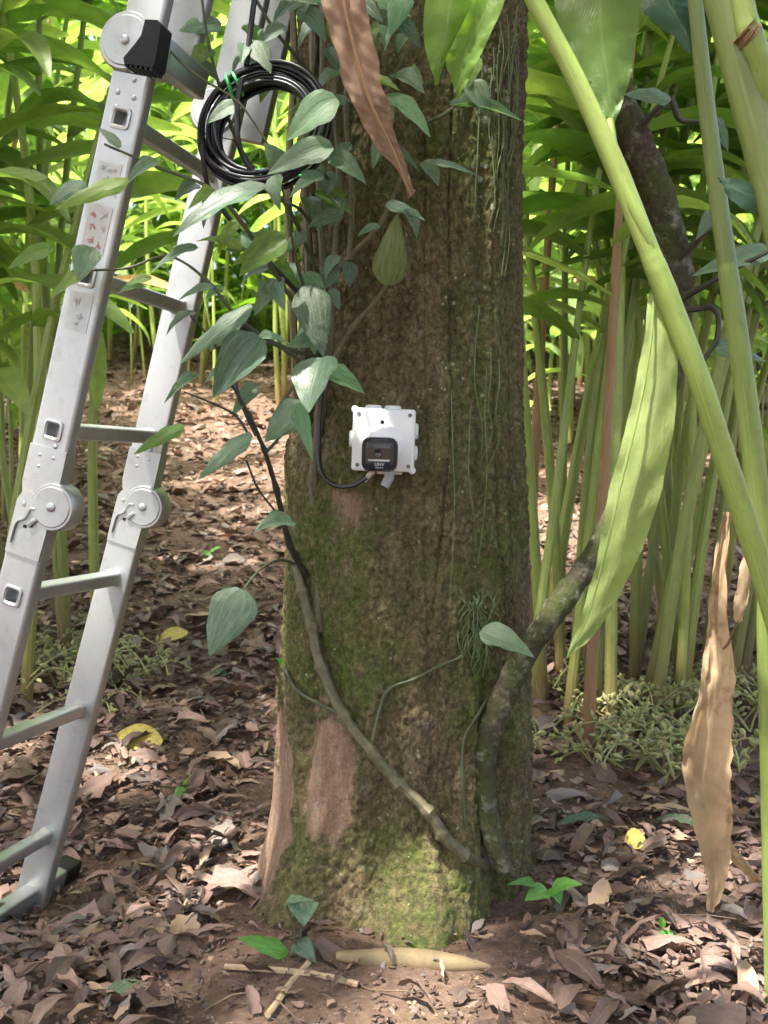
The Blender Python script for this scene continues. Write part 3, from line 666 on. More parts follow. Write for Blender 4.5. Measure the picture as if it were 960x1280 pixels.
# upper section
Lb2, Lt2 = at(53, 598, 1.715), at(163, 92, 1.70)
x, y, z = section(Lb2, Lt2, UV); Wd2 = UV.dot(z) * 1.06
L2 = (Lt2 - Lb2).length
oL2, oR2 = Lb2, Lb2 + z * (Wd2 - RT)
rs = [s_at(0, q, oL2, x) for q in (537, 345, 148)]
rL2 = rail('rail', oL2, x, y, z, L2, rs, -1, lad); rR2 = rail('rail', oR2, x, y, z, L2, rs, 1, lad)
for s in rs: rung_obj(oL2, x, y, z, s, Wd2, lad)
sp2 = [(rs[0] - .024, .004 + .006), (rs[0] - .042, .012), (rs[0] - .042, -.012), (rs[0] - .060, -.010)]
rivets(rL2, oL2, x, y, z, sp2, 0); rivets(rR2, oR2, x, y, z, sp2, 0)
sp3 = [(L2 - .008, .008), (L2 - .034, .014), (L2 - .03, -.014), (L2 - .052, -.012)]
rivets(rL2, oL2, x, y, z, sp3, 0); rivets(rR2, oR2, x, y, z, sp3, 0)
# printed stickers on the near rail
def sticker(s, L_, marks, seed):
    rr = random.Random(seed)
    st = MB().box(frame(oL2 + x * s - z * .0004, x, y, z), (L_, .040, .0006), 0).build('sticker', simple('sticker film', (.47, .475, .47), .4, .04, 50), rL2, smooth=False)
    for mt, rows in marks:
        b = MB()
        for u, v, sz in rows:
            for _ in range(5):
                a = rr.choice((0, 1.57, .8, 2.3)); c = oL2 + x * (s + u + rr.uniform(-.3, .3) * sz) + y * (v + rr.uniform(-.3, .3) * sz) - z * .0012
                d = x * math.cos(a) + y * math.sin(a); e = z.cross(d)
                b.box(frame(c, d, e, z), (sz * rr.uniform(.5, .9), sz * .13, .0004), 0)
        b.build('print', mt, rL2, smooth=False)
sm = rs[1]
sticker(sm + .072, .075, [(M_redprint, [(.022, -.008, .011), (.004, -.007, .011), (-.018, -.006, .011), (-.022, .010, .010)]), (M_greyprint, [(.022, .009, .010), (.002, .010, .010)])], 3)
sticker(sm + .150, .05, [(M_greyprint, [(.014, -.01, .008), (.014, .0, .008), (.014, .01, .008), (.0, .0, .008), (-.014, .004, .010)])], 5)
sticker(sm - .055, .06, [(M_greyprint, [(.016, -.004, .014), (-.006, .004, .012), (-.018, .0, .008)])], 8)
# hinges
def hinge(px, py, Y, r, Fx, zo, parent, flip=1):
    xx, yy, zz = Fx; c = on_plane(px, py, zo, zz)
    d = disc(frame(c + zz * 0, xx, -yy, -zz) @ Matrix.Translation((0, 0, -.012)), r, .024, -.018) if False else disc(frame(c, xx, yy, zz), r, -.008, .034)
    h = d.build('hinge_disc', M_alu, parent)
    pin = MB().lathe(frame(c - zz * .008, xx, -yy, -zz), [(.0075, -.001), (.0072, .0025), (.005, .0042), (0, .0045)], 18); pin.build('hinge_pin', M_alu, h)
    return h, c
FX = (x, y, z)
cross = y
nL = Vector((0, -1, 0))
xl, yl, zl = LOW[2:5]
for (px, py, Y, r, o_lo, o_up, L_lo) in ((67, 634, 1.752, .0385, LOW[0], oL2, LL), (180.5, 634, 2.06, .0410, LOW[1], oR2, LL)):
    h, c = hinge(px, py, Y, r, FX, o_up, lad)
    # lower arm: plate from the rail up round the disc, with rounded shoulder and latch
    p = MB(); pts = []
    o = o_lo + xl * (LL - .022)
    outline = [(-.045, -.030), (.0, -.031), (.040, -.031), (.052, -.026), (.058, -.014), (.052, .0), (.046, .022), (.03, .031), (0, .032), (-.045, .031)]
    sgn = 1
    def Q(s, w, t): return o + xl * s + yl * (w * sgn) + zl * t
    if (Q(0, .03, 0) - c).length > (Q(0, -.03, 0) - c).length: sgn = -1
    n = len(outline)
    vs = [Q(s, w, t) for t in (-.0035, .029) for s, w in outline]
    p.add(vs, [tuple(range(n)), tuple(range(2 * n - 1, n - 1, -1))] + [(k, (k + 1) % n, n + (k + 1) % n, n + k) for k in range(n)])
    arm = p.build('hinge_plate', M_alu, lad, smooth=False)
    lt = MB()
    lt.tube(smooth_path([Q(-.028, -.024, -.006), Q(.004, -.022, -.006), Q(.014, -.010, -.006), Q(.030, -.004, -.006), Q(.034, .006, -.006)], 4), .0024, 6)
    lt.box(frame(Q(.012, .006, -.006), (xl + yl * sgn * .7).normalized(), zl.cross((xl + yl * sgn * .7).normalized()), zl), (.018, .007, .007), .001)
    lt.build('latch', M_alu, arm)
    dk = MB(); dk.box(frame(Q(.006, .004, -.0038), xl, yl, zl), (.005, .006, .001), 0); dk.box(frame(Q(.002, -.006, -.0038), xl, yl, zl), (.005, .006, .001), 0)
    dk.build('latch_slot', M_rubber, arm, smooth=False)  # black pieces on the plate; the slots' inner shade is their colour
    b = MB(); b.lathe(frame(Q(.036, -.018, -.0035), xl, -yl, -zl), [(.004, 0), (.0036, .0016), (0, .002)], 10); b.build('rivet', M_alu, arm)
    # upper arm: web collar behind the disc
    xu, yu, zu = FX; p2 = MB(); oo = o_up + xu * .0
    out2 = [(.05, -.0325), (.0, -.0325), (-.012, -.0325), (-.030, -.028), (-.040, -.016), (-.044, 0), (-.040, .016), (-.030, .028), (-.012, .0325), (.0, .0325), (.05, .0325)]
    n = len(out2); vs = [oo + xu * s + yu * w * 1.0 + zu * t for t in (-.0018, RT + .0018) for s, w in out2]
    p2.add(vs, [tuple(range(n)), tuple(range(2 * n - 1, n - 1, -1))] + [(k, (k + 1) % n, n + (k + 1) % n, n + k) for k in range(n)])
    p2.build('hinge_plate', M_alu, lad, smooth=False)
# upper hinge and the two folded top sections
xu, yu, zu = FX
for o in (oL2, oR2):
    off = 0 if o is oL2 else 1
    c = on_plane(159, 52, oL2, zu) + (zu * (Wd2 - RT) if off else zu * 0)
    d = disc(frame(c, xu, yu, zu), .045, -.008, .034).build('hinge_disc', M_alu, lad)
    MB().lathe(frame(c - zu * .008, xu, -yu, -zu), [(.0075, -.001), (.0072, .0025), (.005, .0042), (0, .0045)], 18).build('hinge_pin', M_alu, d)
    rail('rail', o + xu * (L2 + .002), xu, yu, zu, .9, [], -1 if not off else 1, lad, False)
# fourth section, folded down beside the third, with its stabiliser bar and rubber cap
dY = at(226, 50, 1.83) - at(183, 50, 1.785)
o4 = at(213, 100, 1.80)
x4, y4, z4 = xu, yu, zu
rail('rail', o4, x4, y4, z4, .85, [], -1, lad, False); rail('rail', o4 + z4 * (Wd2 - RT), x4, y4, z4, .85, [], 1, lad, False)
cbar = at(200, 66, 1.655)
bdir = z4
bar2 = MB().box(frame(cbar + bdir * .065, x4, y4, bdir), (.046, .030, .15), .004).build('stabiliser_bar', M_alu, lad, smooth=False)
capM = frame(cbar - bdir * .03, x4, y4, bdir)
cp_ = MB(); zz0, zz1 = -.010, .026
outl = [(.042, -.016), (.045, .010), (.038, .020), (-.038, .024), (-.044, .020), (-.046, -.040), (-.036, -.044), (-.006, -.026), (.012, -.017)]
if (capM @ Vector((0, -.04, 0)) - at(140, 80, 1.7)).length > (capM @ Vector((0, .04, 0)) - at(140, 80, 1.7)).length: outl = [(a, -b) for a, b in outl]
outl = [(a * .74, b * .74) for a, b in outl]; n = len(outl)
cp_.add([capM @ Vector((a, b, t)) for t in (zz0, zz1) for a, b in outl], [tuple(range(n)), tuple(range(2 * n - 1, n - 1, -1))] + [(k, (k + 1) % n, n + (k + 1) % n, n + k) for k in range(n)])
sg_ = 1 if outl[5][1] < 0 else -1
for k in range(6): cp_.box(capM @ Matrix.Translation((-.035, sg_ * (-.027 + k * .008), .008)), (.005, .0045, .034), 0)
cap = cp_.build('rubber_foot', M_rubber, bar2, smooth=False)

# ------------------------------------------------------------------ camera on its white junction box
bc = at(479.5, 550, 1.868)
bx = Vector((math.cos(R(2)), 0, -math.sin(R(2)))); by = Vector((0, 1, 0)).cross(bx) * -1
by = Vector((math.sin(R(2)), 0, math.cos(R(2)))); bz = bx.cross(by)        # bz points to the camera
BM = frame(bc, bx, by, bz)
T = lambda a, b, c: BM @ Matrix.Translation((a, b, c))
jb = thing('security_camera', 'white square junction box with black faced camera strapped on the trunk', 'camera', bc)
s_ = 1.868 / F
MB().box(T(0, 0, -.03), (.102, .102, .075), .007).build('box_body', M_white, jb)
MB().box(T(0, 0, .0115), (.106, .106, .012), .006).build('box_lid', M_white, jb)
for sx, sy in ((-1, 1), (1, -1)):
    MB().lathe(T(sx * .050, sy * .050, -.01), [(.0065, -.03), (.0065, .02), (.005, .024), (0, .024)], 16).build('corner_lug', M_white, jb)
for sx in (-1, 1):
    for sy in (-1, 1):
        MB().lathe(T(sx * .043, sy * .043, .0174), [(.0036, 0), (.0034, .0008), (.0, .0008)], 14).build('screw', M_ring, jb)
MB().lathe(T(-.003, .030, .0174), [(.0034, 0), (.0032, .0008), (0, .0008)], 14).build('lid_hole', M_rubber, jb)  # black disc on the lid, its colour standing for the hole's shade
for (a, b, rz) in ((-.019, .052, 0), (.014, .052, 0), (.052, .016, -90), (.052, -.022, -90), (-.052, .0, 90)):
    Mg = T(a, b, -.024) @ Matrix.Rotation(R(rz), 4, 'Z') @ Matrix.Rotation(R(-90), 4, 'X')
    MB().lathe(Mg, [(.0145, -.004), (.0145, .004), (.013, .0065), (.009, .0072), (0, .0072)], 24).build('cable_gland', M_white, jb)
# camera: base ring, bullet body, black face
MB().lathe(T(.002, -.008, .0165), [(.034, 0), (.034, .004), (.030, .009), (.026, .010), (0, .010)], 36).build('mount_ring', M_white, jb)
MB().box(T(-.0035, -.0185, .045), (.052, .049, .05), .015).build('camera_body', M_white, jb)
fM = T(-.0055, -.0225, .074)
face = MB().box(fM, (.059, .056, .03), .013); face = face.build('camera_face', M_black, jb)
rim = MB(); pr = []
for (cx, cy, a0) in ((.016, .0145, 0), (-.016, .0145, 90), (-.016, -.0145, 180), (.016, -.0145, 270)):
    for k in range(4): a = R(a0 + 30 * k); pr.append((cx + .0115 * math.cos(a), cy + .0115 * math.sin(a)))
rim.tube([fM @ Vector((a, b, .0142)) for a, b in pr] + [fM @ Vector((*pr[0], .0142))], .0012, 6, False).build('face_rim', M_black, face)
MB().box(fM @ Matrix.Translation((-.001, .0015, .0152)), (.034, .018, .001), .0) .build('lens_window', M_glass, face, smooth=False)
MB().lathe(fM @ Matrix.Translation((-.003, .0025, .0158)), [(.0075, 0), (.0072, .0008), (.0055, .0010), (.0045, .0004), (0, .0001)], 24).build('lens', M_glass, face)
MB().box(fM @ Matrix.Translation((-.001, -.0095, .0152)), (.035, .0032, .0012), 0).build('light_bar', M_greyplastic, face, smooth=False)
def text(body, M, size, mat, parent, name):
    cu = bpy.data.curves.new(name, 'FONT'); cu.body = body; cu.size = size; cu.align_x = 'CENTER'; cu.extrude = .0002; cu.materials.append(mat)
    cu.offset = .0003
    tmp = bpy.data.objects.new(name + '_source', cu); COL.objects.link(tmp); bpy.context.view_layer.update()
    me = bpy.data.meshes.new_from_object(tmp.evaluated_get(bpy.context.evaluated_depsgraph_get()))
    bpy.data.objects.remove(tmp); bpy.data.curves.remove(cu); me.materials.clear(); me.materials.append(mat)
    return link(name, me, parent, M)
lt_ = text('UNV', fM @ Matrix.Translation((0, -.0185, .0153)), .0075, M_print, face, 'logo_text')
MB().box(fM @ Matrix.Translation((0, -.0215, .0150)), (.013, .0012, .001), 0).build('logo_line', M_print, face, smooth=False)
# fittings below the box
MB().tube([T(-.016, -.054, .0).translation, T(-.024, -.062, .008).translation, T(-.030, -.071, .010).translation], [.0055, .0045, .004], 10).build('cable_end', simple('cream plastic', (.62, .60, .50), .5), jb)
MB().tube([T(.012, -.05, .012).translation, T(.012, -.062, .016).translation, T(.004, -.078, .018).translation], [.0085, .0088, .008], 12).build('cable_joint', M_greyplastic, jb)
MB().box(T(.012, -.053, -.005), (.044, .010, .03), .003).build('bracket', simple('cream bracket', (.55, .54, .44), .5), jb)
px_tube([(424, 586, 1.86, 8), (452, 606, 1.85, 8)], M_cable, jb, 'cable', 8, 0, 6) if False else None
px_tube([(372, 362, 1.80, 7), (392, 402, 1.86, 7), (402, 470, 1.9, 7), (398, 540, 1.9, 6), (401, 588, 1.88, 6), (418, 606, 1.865, 6), (440, 607, 1.855, 6), (458, 597, 1.85, 6)], M_cable, jb, 'cable', 8, 0, 6)

# ------------------------------------------------------------------ coil of cable
cc = at(331, 160, 1.74)
coil = thing('cable_coil', 'coil of black cable bound with green ties hanging among pepper leaves', 'cable', cc)
tilt = Matrix.Rotation(R(-18), 4, 'Z') @ Matrix.Rotation(R(80), 4, 'X')
cm = MB(); rr = random.Random(2)
for k in range(26):
    r0 = (58 + 22 * ((k * 7) % 26) / 26) * 1.74 / F; h = rr.uniform(-.018, .018); ox, oy = rr.uniform(-.004, .004), rr.uniform(-.004, .004)
    tx, ty = rr.uniform(-.08, .08), rr.uniform(-.08, .08); pts = []
    for i in range(49):
        a = 2 * math.pi * i / 48
        q = Vector((ox + r0 * 1.06 * math.cos(a), oy + r0 * .96 * math.sin(a), h + tx * r0 * math.cos(a) + ty * r0 * math.sin(a) + .002 * math.sin(3 * a + k)))
        pts.append(cc + tilt.to_3x3() @ q)
    cm.tube(pts, .0034, 7, False)
cm.build('cable', M_cable, coil)
px_tube([(322, -30, 1.75, 7), (314, 30, 1.75, 7), (308, 82, 1.73, 7)], M_cable, coil, 'cable_tail', 8, 0)
px_tube([(302, 98, 1.70, 7), (297, 130, 1.70, 7), (297, 170, 1.70, 7), (306, 200, 1.71, 7), (326, 226, 1.71, 7)], M_cable, coil, 'cable_tail', 8, 0)
px_tube([(252, 180, 1.72, 6), (256, 215, 1.73, 6), (264, 240, 1.74, 6), (300, 290, 1.76, 6), (372, 365, 1.82, 6)], M_cable, coil, 'cable_tail', 8, 0)
for pxs in ([(283, 92), (286, 106), (291, 119)], [(291, 90), (296, 102), (302, 113)], [(322, 212), (327, 220), (330, 231)], [(362, 207), (372, 212), (382, 219)]):
    b = MB()
    c0 = at(*pxs[1], 1.72); dr = (at(*pxs[2], 1.72) - at(*pxs[0], 1.72)); rx = dr.length / 2 * 1.1; dr.normalize()
    b.tube([c0 + dr * math.cos(a) * rx + Vector((0, 1, 0)) * (math.sin(a) * .026 + .012) for a in np.linspace(0, 2 * math.pi, 17)], .0022, 6, False).build('tie', M_tie, coil)

# ------------------------------------------------------------------ strips: hanging leaves drawn as ribbons with depth
def ribbon(rows, mat, parent=None, name='blade', nw=6, fold=.25, wave=.0, seed=0, seg=5, ragged=0, thick=False, **k):
    """Leaf from (left px, left py, right px, right py, depth) rows."""
    P = smooth_path([(*r,) for r in rows], seg); b = MB(); vs, uv, fs = [], [], []; rr = random.Random(seed)
    for i, (lx, ly, rx, ry, Y) in enumerate(P):
        l, r = at(lx, ly, Y), at(rx, ry, Y); w = (r - l).length; c = (l + r) / 2
        for q in range(nw + 1):
            u = q / nw; e = abs(u - .5) * 2
            p = l.lerp(r, u)
            p = p + Vector((0, -1, 0)) * (-fold * w * e + wave * (math.sin(i * 4.5 / seg + u * 10 + seed) + .6 * math.sin(i * 11.5 / seg - u * 12)) * (.3 + e))
            if ragged and q in (0, nw): p = p + (p - c) * ragged * 2.0 * noise.fractal(Vector((p.z * 16, q * 9 + seed, 0)), 1, 2, 5)
            if ragged: p = p + Vector((0, -1, 0)) * (.0055 * noise.fractal(Vector((u * 4 + p.z * 3, p.z * 9, seed)), 1, 2, 4) + .0026 * noise.fractal(Vector((u * 22, p.z * 9, seed)), 1, 2, 2))
            vs.append(p); uv.append((u, i / (len(P) - 1)))
    n = nw + 1
    for i in range(len(P) - 1):
        for q in range(nw): fs.append((i * n + q, i * n + q + 1, (i + 1) * n + q + 1, (i + 1) * n + q))
    b.add(vs, fs, uv); return b.build(name, mat, parent, 'soft', **k)
dl = thing('dead_leaf', 'long brown withered leaf hanging point down against the upper trunk', 'dead leaf', at(430, 0, 1.6))
ribbon([(392, -60, 462, -60, 1.62), (402, 0, 458, 0, 1.6), (412, 40, 464, 45, 1.6), (425, 90, 474, 92, 1.6), (440, 130, 484, 128, 1.6), (455, 158, 490, 152, 1.61), (472, 185, 500, 180, 1.62), (494, 210, 508, 205, 1.63), (506, 232, 514, 230, 1.63), (510, 250, 519, 240, 1.63)],
       M_deadbrown, dl, 'blade', 18, -.15, .0022, 1, 9, ragged=.12)
px_tube([(462, -40, 1.615, 2), (470, 60, 1.6, 4), (494, 160, 1.6, 4), (514, 240, 1.625, 3)], M_stem_dead, dl, 'midrib', 6) if False else px_tube([(428, -50, 1.60, 6), (430, 0, 1.588, 5), (446, 70, 1.588, 5), (466, 135, 1.59, 4), (490, 185, 1.605, 3), (512, 240, 1.62, 2)], M_stem_dead, dl, 'midrib', 6)
# lime leaf with split tip
ll = thing('lime_leaf', 'bright lime green leaf with split tip hanging at top centre', 'leaf', at(590, -60, 1.5))
ribbon([(560, -90, 600, -90, 1.52), (538, -40, 598, -40, 1.51), (530, 20, 592, 10, 1.5), (531, 50, 585, 28, 1.5), (536, 75, 566, 62, 1.5), (541, 92, 553, 84, 1.5), (544, 106, 548, 106, 1.5)], M_lime, ll, 'blade', 5, .2, .002, 3)
ribbon([(600, -90, 630, -90, 1.53), (598, -40, 640, -40, 1.51), (588, 10, 628, 10, 1.49), (565, 58, 614, 42, 1.49), (557, 80, 600, 72, 1.49), (563, 98, 588, 96, 1.49), (568, 112, 580, 112, 1.49), (572, 124, 576, 124, 1.49)], M_lime, ll, 'blade', 5, -.2, .002, 4)

# ------------------------------------------------------------------ near cardamom stems at right
def near_stem(label, pts, mat=M_stem_near, **k):
    t = thing('cardamom_shoot', label, 'cardamom', at(pts[-1][0], pts[-1][1], pts[-1][2]))
    px_tube(pts, mat, t, 'stem', 14, .03, 8); return t
s1 = near_stem('thick pale green cardamom stem leaning diagonally across the right side', [(625, -90, 1.46, 20), (668, 0, 1.46, 22), (718, 95, 1.46, 23), (768, 205, 1.46, 26), (806, 300, 1.46, 26), (842, 390, 1.46, 26), (876, 480, 1.46, 26), (905, 570, 1.47, 26), (938, 670, 1.48, 27), (975, 790, 1.49, 28), (1050, 1080, 1.52, 30)])
px_tube([(762, 150, 1.47, 10), (768, 195, 1.458, 14), (786, 245, 1.452, 15), (806, 290, 1.452, 16), (824, 335, 1.458, 12), (842, 385, 1.466, 4)], M_stem_near, s1, 'sheath', 10, .03)
ribbon([(680, -110, 800, -110, 1.56), (692, -40, 808, -40, 1.53), (698, 20, 802, 15, 1.5), (710, 60, 796, 52, 1.49), (728, 95, 790, 92, 1.48), (744, 122, 780, 124, 1.475), (756, 146, 770, 150, 1.47), (760, 158, 767, 158, 1.47)], M_ginger, s1, 'leaf', 6, .12, .003, 5)
ribbon([(816, 352, 820, 351, 1.475), (811, 375, 833, 370, 1.472), (806, 425, 847, 420, 1.46), (796, 480, 849, 480, 1.455), (783, 540, 843, 545, 1.45), (768, 595, 830, 610, 1.45), (757, 645, 815, 660, 1.45), (749, 695, 795, 708, 1.46), (738, 735, 772, 752, 1.47), (724, 780, 745, 792, 1.475), (707, 823, 709, 824, 1.48)], M_palelime, s1, 'leaf', 8, .16, .002, 6)
px_tube([(818, 355, 1.474, 3), (814, 420, 1.452, 4), (805, 480, 1.443, 4), (792, 540, 1.436, 4), (777, 600, 1.436, 4), (764, 660, 1.437, 3), (752, 710, 1.45, 3), (735, 770, 1.462, 2), (709, 822, 1.477, 1)], M_palelime, s1, 'midrib', 6)
s2 = near_stem('slender upright green cardamom stem nearest the right edge', [(862, -90, 1.6, 17), (869, 0, 1.6, 18), (884, 140, 1.6, 21), (903, 285, 1.6, 23), (925, 440, 1.6, 24), (942, 570, 1.6, 25), (955, 700, 1.6, 25), (962, 860, 1.6, 26), (968, 1080, 1.6, 28), (974, 1350, 1.6, 30)])
ribbon([(800, -120, 870, -120, 1.66), (792, -40, 880, -40, 1.64), (797, 0, 868, -10, 1.62), (818, 22, 868, 10, 1.61), (842, 44, 870, 34, 1.61), (862, 66, 872, 62, 1.605)], M_ginger_blue, s2, 'leaf', 6, .2, .003, 2)
s3 = near_stem('stout yellow green cardamom stem in the top right corner with swollen nodes', [(870, -90, 1.4, 44), (903, 0, 1.4, 45), (930, 100, 1.4, 46), (960, 210, 1.4, 48), (990, 330, 1.4, 48), (1060, 640, 1.44, 48), (1120, 1020, 1.48, 46)])
px_tube([(915, -60, 1.38, 26), (932, 20, 1.375, 28), (938, 42, 1.372, 30), (950, 76, 1.376, 28), (956, 112, 1.385, 26), (958, 150, 1.398, 14)], M_stem_near, s3, 'sheath', 12, .03, 8)
px_tube([(930, 38, 1.372, 33), (934, 42, 1.372, 34), (938, 46, 1.373, 32)], M_stem_dead, s3, 'node', 8, .3); 
ribbon([(896, 222, 900, 226, 1.42), (912, 222, 908, 240, 1.41), (940, 226, 926, 258, 1.4), (975, 232, 960, 272, 1.4), (1020, 262, 1000, 286, 1.4)], M_ginger_blue, s3, 'leaf', 5, .15, .002, 2)
def sheath_on(t, pts, s=1.1):
    pts = [(a, b, Y - .001, w * (s if i else .98)) for i, (a, b, Y, w) in enumerate(pts)]
    px_tube(pts, M_stem_near, t, 'sheath', 14, .03, 8)
sheath_on(s1, [(812, 316, 1.46, 26), (822, 340, 1.46, 26), (842, 390, 1.46, 26), (876, 480, 1.46, 26), (905, 570, 1.47, 26), (938, 670, 1.48, 27), (975, 790, 1.49, 28), (1050, 1080, 1.52, 30)])
sheath_on(s2, [(909, 330, 1.6, 23), (912, 352, 1.6, 23), (925, 440, 1.6, 24), (942, 570, 1.6, 25), (955, 700, 1.6, 25), (962, 860, 1.6, 26), (968, 1080, 1.6, 28), (974, 1350, 1.6, 30)], 1.12)
# withered leaf hanging at right
wl = thing('withered_leaf', 'tall crumpled tan withered leaf hanging to the ground at right', 'dead leaf', at(890, 1130, 1.62))
ribbon([(902, 640, 914, 640, 1.62), (893, 690, 908, 690, 1.62), (886, 740, 906, 740, 1.62), (882, 780, 908, 785, 1.62), (876, 830, 914, 830, 1.61), (866, 870, 915, 862, 1.6), (852, 930, 909, 930, 1.6), (849, 975, 906, 980, 1.6), (862, 1020, 912, 1020, 1.61), (874, 1070, 908, 1075, 1.62), (884, 1105, 903, 1110, 1.62), (884, 1138, 890, 1140, 1.62)], M_tan, wl, 'blade', 18, -.3, .002, 7, 8, ragged=.10)
ribbon([(884, 850, 906, 850, 1.63), (888, 930, 908, 930, 1.635), (897, 1000, 916, 1000, 1.64), (900, 1050, 914, 1045, 1.645), (914, 1075, 924, 1065, 1.65), (934, 1096, 940, 1084, 1.66), (948, 1106, 951, 1102, 1.67)], M_tan, wl, 'blade', 12, .25, .004, 3, 9, ragged=.12)
ws = thing('withered_leaf', 'short dry pinkish leaf strip dangling beside the right edge stem', 'dead leaf', at(935, 690, 1.6))
ribbon([(934, 685, 942, 685, 1.585), (926, 710, 942, 712, 1.58), (920, 745, 936, 750, 1.58), (917, 768, 930, 772, 1.58), (920, 778, 925, 779, 1.58)], M_tan, ws, 'blade', 5, .2, .002, 1)
px_tube([(922, 776, 1.58, 3), (912, 800, 1.6, 3), (902, 815, 1.62, 5)], M_stem_dead, ws, 'stalk', 6)

# ------------------------------------------------------------------ cardamom thicket
GIN = {}
for nm, mt in (('near', M_ginger), ('far', M_ginger_far), ('blue', M_ginger_blue), ('tan', M_tan)):
    GIN[nm] = [leaf_mesh('cardamom_leaf', mt, w_ginger, fold=f, droop=d, wave=.03, twist=tw, seed=i, nl=10, nw=4)
               for i, (f, d, tw) in enumerate([(.35, .9, .2), (.5, 1.5, -.3), (.25, .5, .5), (.4, 2.0, .1), (.3, 1.2, -.6)])]
PROTO = []
for k in range(9):
    rr = random.Random(100 + k); H = rr.uniform(2.3, 3.0); bend = rr.uniform(.1, .5)
    ps = [Vector((bend * (t ** 2) + .03 * math.sin(t * 5 + k), .05 * math.sin(t * 3 + k * 2) * t, H * t)) for t in np.linspace(0, 1, 14)]
    rd = [.0185, .0165] + list(np.linspace(.0155, .006, 12))
    b = MB(); b.tube(ps, rd, 9, knots=.03)
    # leaf sheaths clasping the stem
    leaves = []; hstart = rr.uniform(.38, .5); nleaf = rr.randint(7, 11)
    for q in range(nleaf):
        t = hstart + (1 - hstart) * (q + .5) / nleaf; i = min(12, int(t * 13)); p = ps[i].lerp(ps[i + 1], t * 13 - i)
        side = 1 if q % 2 else -1
        az = rr.uniform(-.45, .45) + (0 if side > 0 else math.pi); el = rr.uniform(.35, .95)
        leaves.append((p, az, el, rr.uniform(.38, .62), rr.randrange(5)))
    PROTO.append((b, leaves, ps))
STEMS = {}
def stem_for(k, mat):
    if (k, mat.name) not in STEMS: STEMS[(k, mat.name)] = PROTO[k][0].mesh('stem', mat)
    return STEMS[(k, mat.name)]
def shoot(x, y, rz, lean, sc, kind, label, group, zmax=None, mat=None, leafscale=1, skip=None):
    k = random.randrange(len(PROTO)); M = Matrix.Translation((x, y, ground_z(x, y) - .03)) @ Matrix.Rotation(rz, 4, 'Z') @ Matrix.Rotation(lean, 4, 'Y') @ Matrix.Diagonal((sc, sc, sc, 1))
    t = thing('cardamom_shoot', label, 'cardamom', group=group, M=M)
    link('stem', stem_for(k, mat or M_stem), t, M)
    for p, az, el, Ln, v in PROTO[k][1]:
        Ln *= leafscale
        lm = M @ Matrix.Translation(p) @ Matrix.Rotation(az - math.pi / 2, 4, 'Z') @ Matrix.Rotation(el, 4, 'X') @ Matrix.Diagonal((Ln, Ln, Ln, 1))
        tipw = lm @ Vector((0, .8, -.2)); c = lm @ Vector((0, .45, 0))
        if skip and (skip(c) or skip(tipw)): continue
        link('leaf', random.choice(GIN[kind]) if random.random() > .012 else GIN['tan'][v], t, lm)
    return t
def hide_zone(p):
    """Keep leaves clear of the trunk, the ladder and the camera's own space."""
    if p.y < 2.35: return True
    return False
random.seed(11)
nr = 0
RIGHT = [(655, 905), (668, 880), (683, 895), (700, 905), (733, 945), (742, 900), (768, 925), (776, 910), (800, 905), (812, 880), (838, 885), (850, 880), (862, 872), (672, 850), (690, 840), (715, 840), (730, 830), (757, 830), (785, 840), (792, 850), (822, 840), (845, 845), (872, 850), (895, 880), (915, 860), (940, 870), (665, 815), (700, 800), (742, 800), (775, 800), (810, 800), (850, 800), (885, 820), (925, 830), (960, 850), (985, 830), (705, 870), (755, 880), (820, 860), (830, 820)] + [(random.uniform(662, 1000), random.uniform(735, 830)) for _ in range(9)]
def ground_hit(px, py):
    a = at(px, py, 1.0) - Vector((0, 0, CAMZ)); lo = 1.2
    for i in range(400):
        y = 1.2 + i * .025; p = Vector((0, 0, CAMZ)) + a * (y / a.y)
        if p.z <= ground_z(p.x, p.y): return p
    return p
for i, (px, py) in enumerate(RIGHT):
    p = ground_hit(px, py); near = py > 900
    if i in (2, 6, 13, 16, 21, 29, 33): continue
    out = (px - 760) / 300
    shoot(p.x, p.y, random.choice((0, 0, 0, math.pi)) + random.uniform(-.5, .5), .03 + .18 * out * (1 if px > 760 else .6) + random.uniform(-.08, .09), random.uniform(.9, 1.1), 'near',
          *(('dry brown cardamom stem in the clump right of the trunk', 'dry stems right of the trunk') if i % 22 == 4 else ('upright green cardamom stem in the clump right of the trunk', 'green stems right of the trunk')), skip=hide_zone, mat=M_stem_dead if i % 22 == 4 else None)
random.seed(23)
LEFT = [(random.uniform(-2.6, -.98), random.uniform(2.75, 4.6)) for _ in range(44)] + [(-1.02, 2.9), (-.98, 3.0), (-1.1, 2.8), (-.9, 3.3), (-1.18, 2.85), (-1.25, 3.0)]
for i, (x, y) in enumerate(LEFT):
    if x / y > -.27: continue
    shoot(x, y, random.choice((0, math.pi)) + random.uniform(-.7, .7), random.uniform(-.08, .12), random.uniform(.85, 1.1), 'near',
          *(('dry brown cardamom stem among green ones behind the ladder', 'dry stems behind the ladder') if i % 20 == 3 else ('upright green cardamom stem standing behind the ladder', 'green stems behind the ladder')), skip=hide_zone, mat=M_stem_dead if i % 20 == 3 else None)
random.seed(31)
FAR = []
while len(FAR) < 110:
    y = random.uniform(5.6, 9.5); xx = random.uniform(-.46, .46) * y
    if xx / y > -.30 and xx / y < -.08 and y < 7.0: continue
    FAR.append((xx, y))
for (x, y) in FAR:
    shoot(x, y, random.uniform(0, 6.28), random.uniform(-.12, .12), random.uniform(.85, 1.15), 'far', 'distant cardamom stem in the sunlit thicket beyond the trunk', 'distant cardamom thicket', leafscale=1.15)
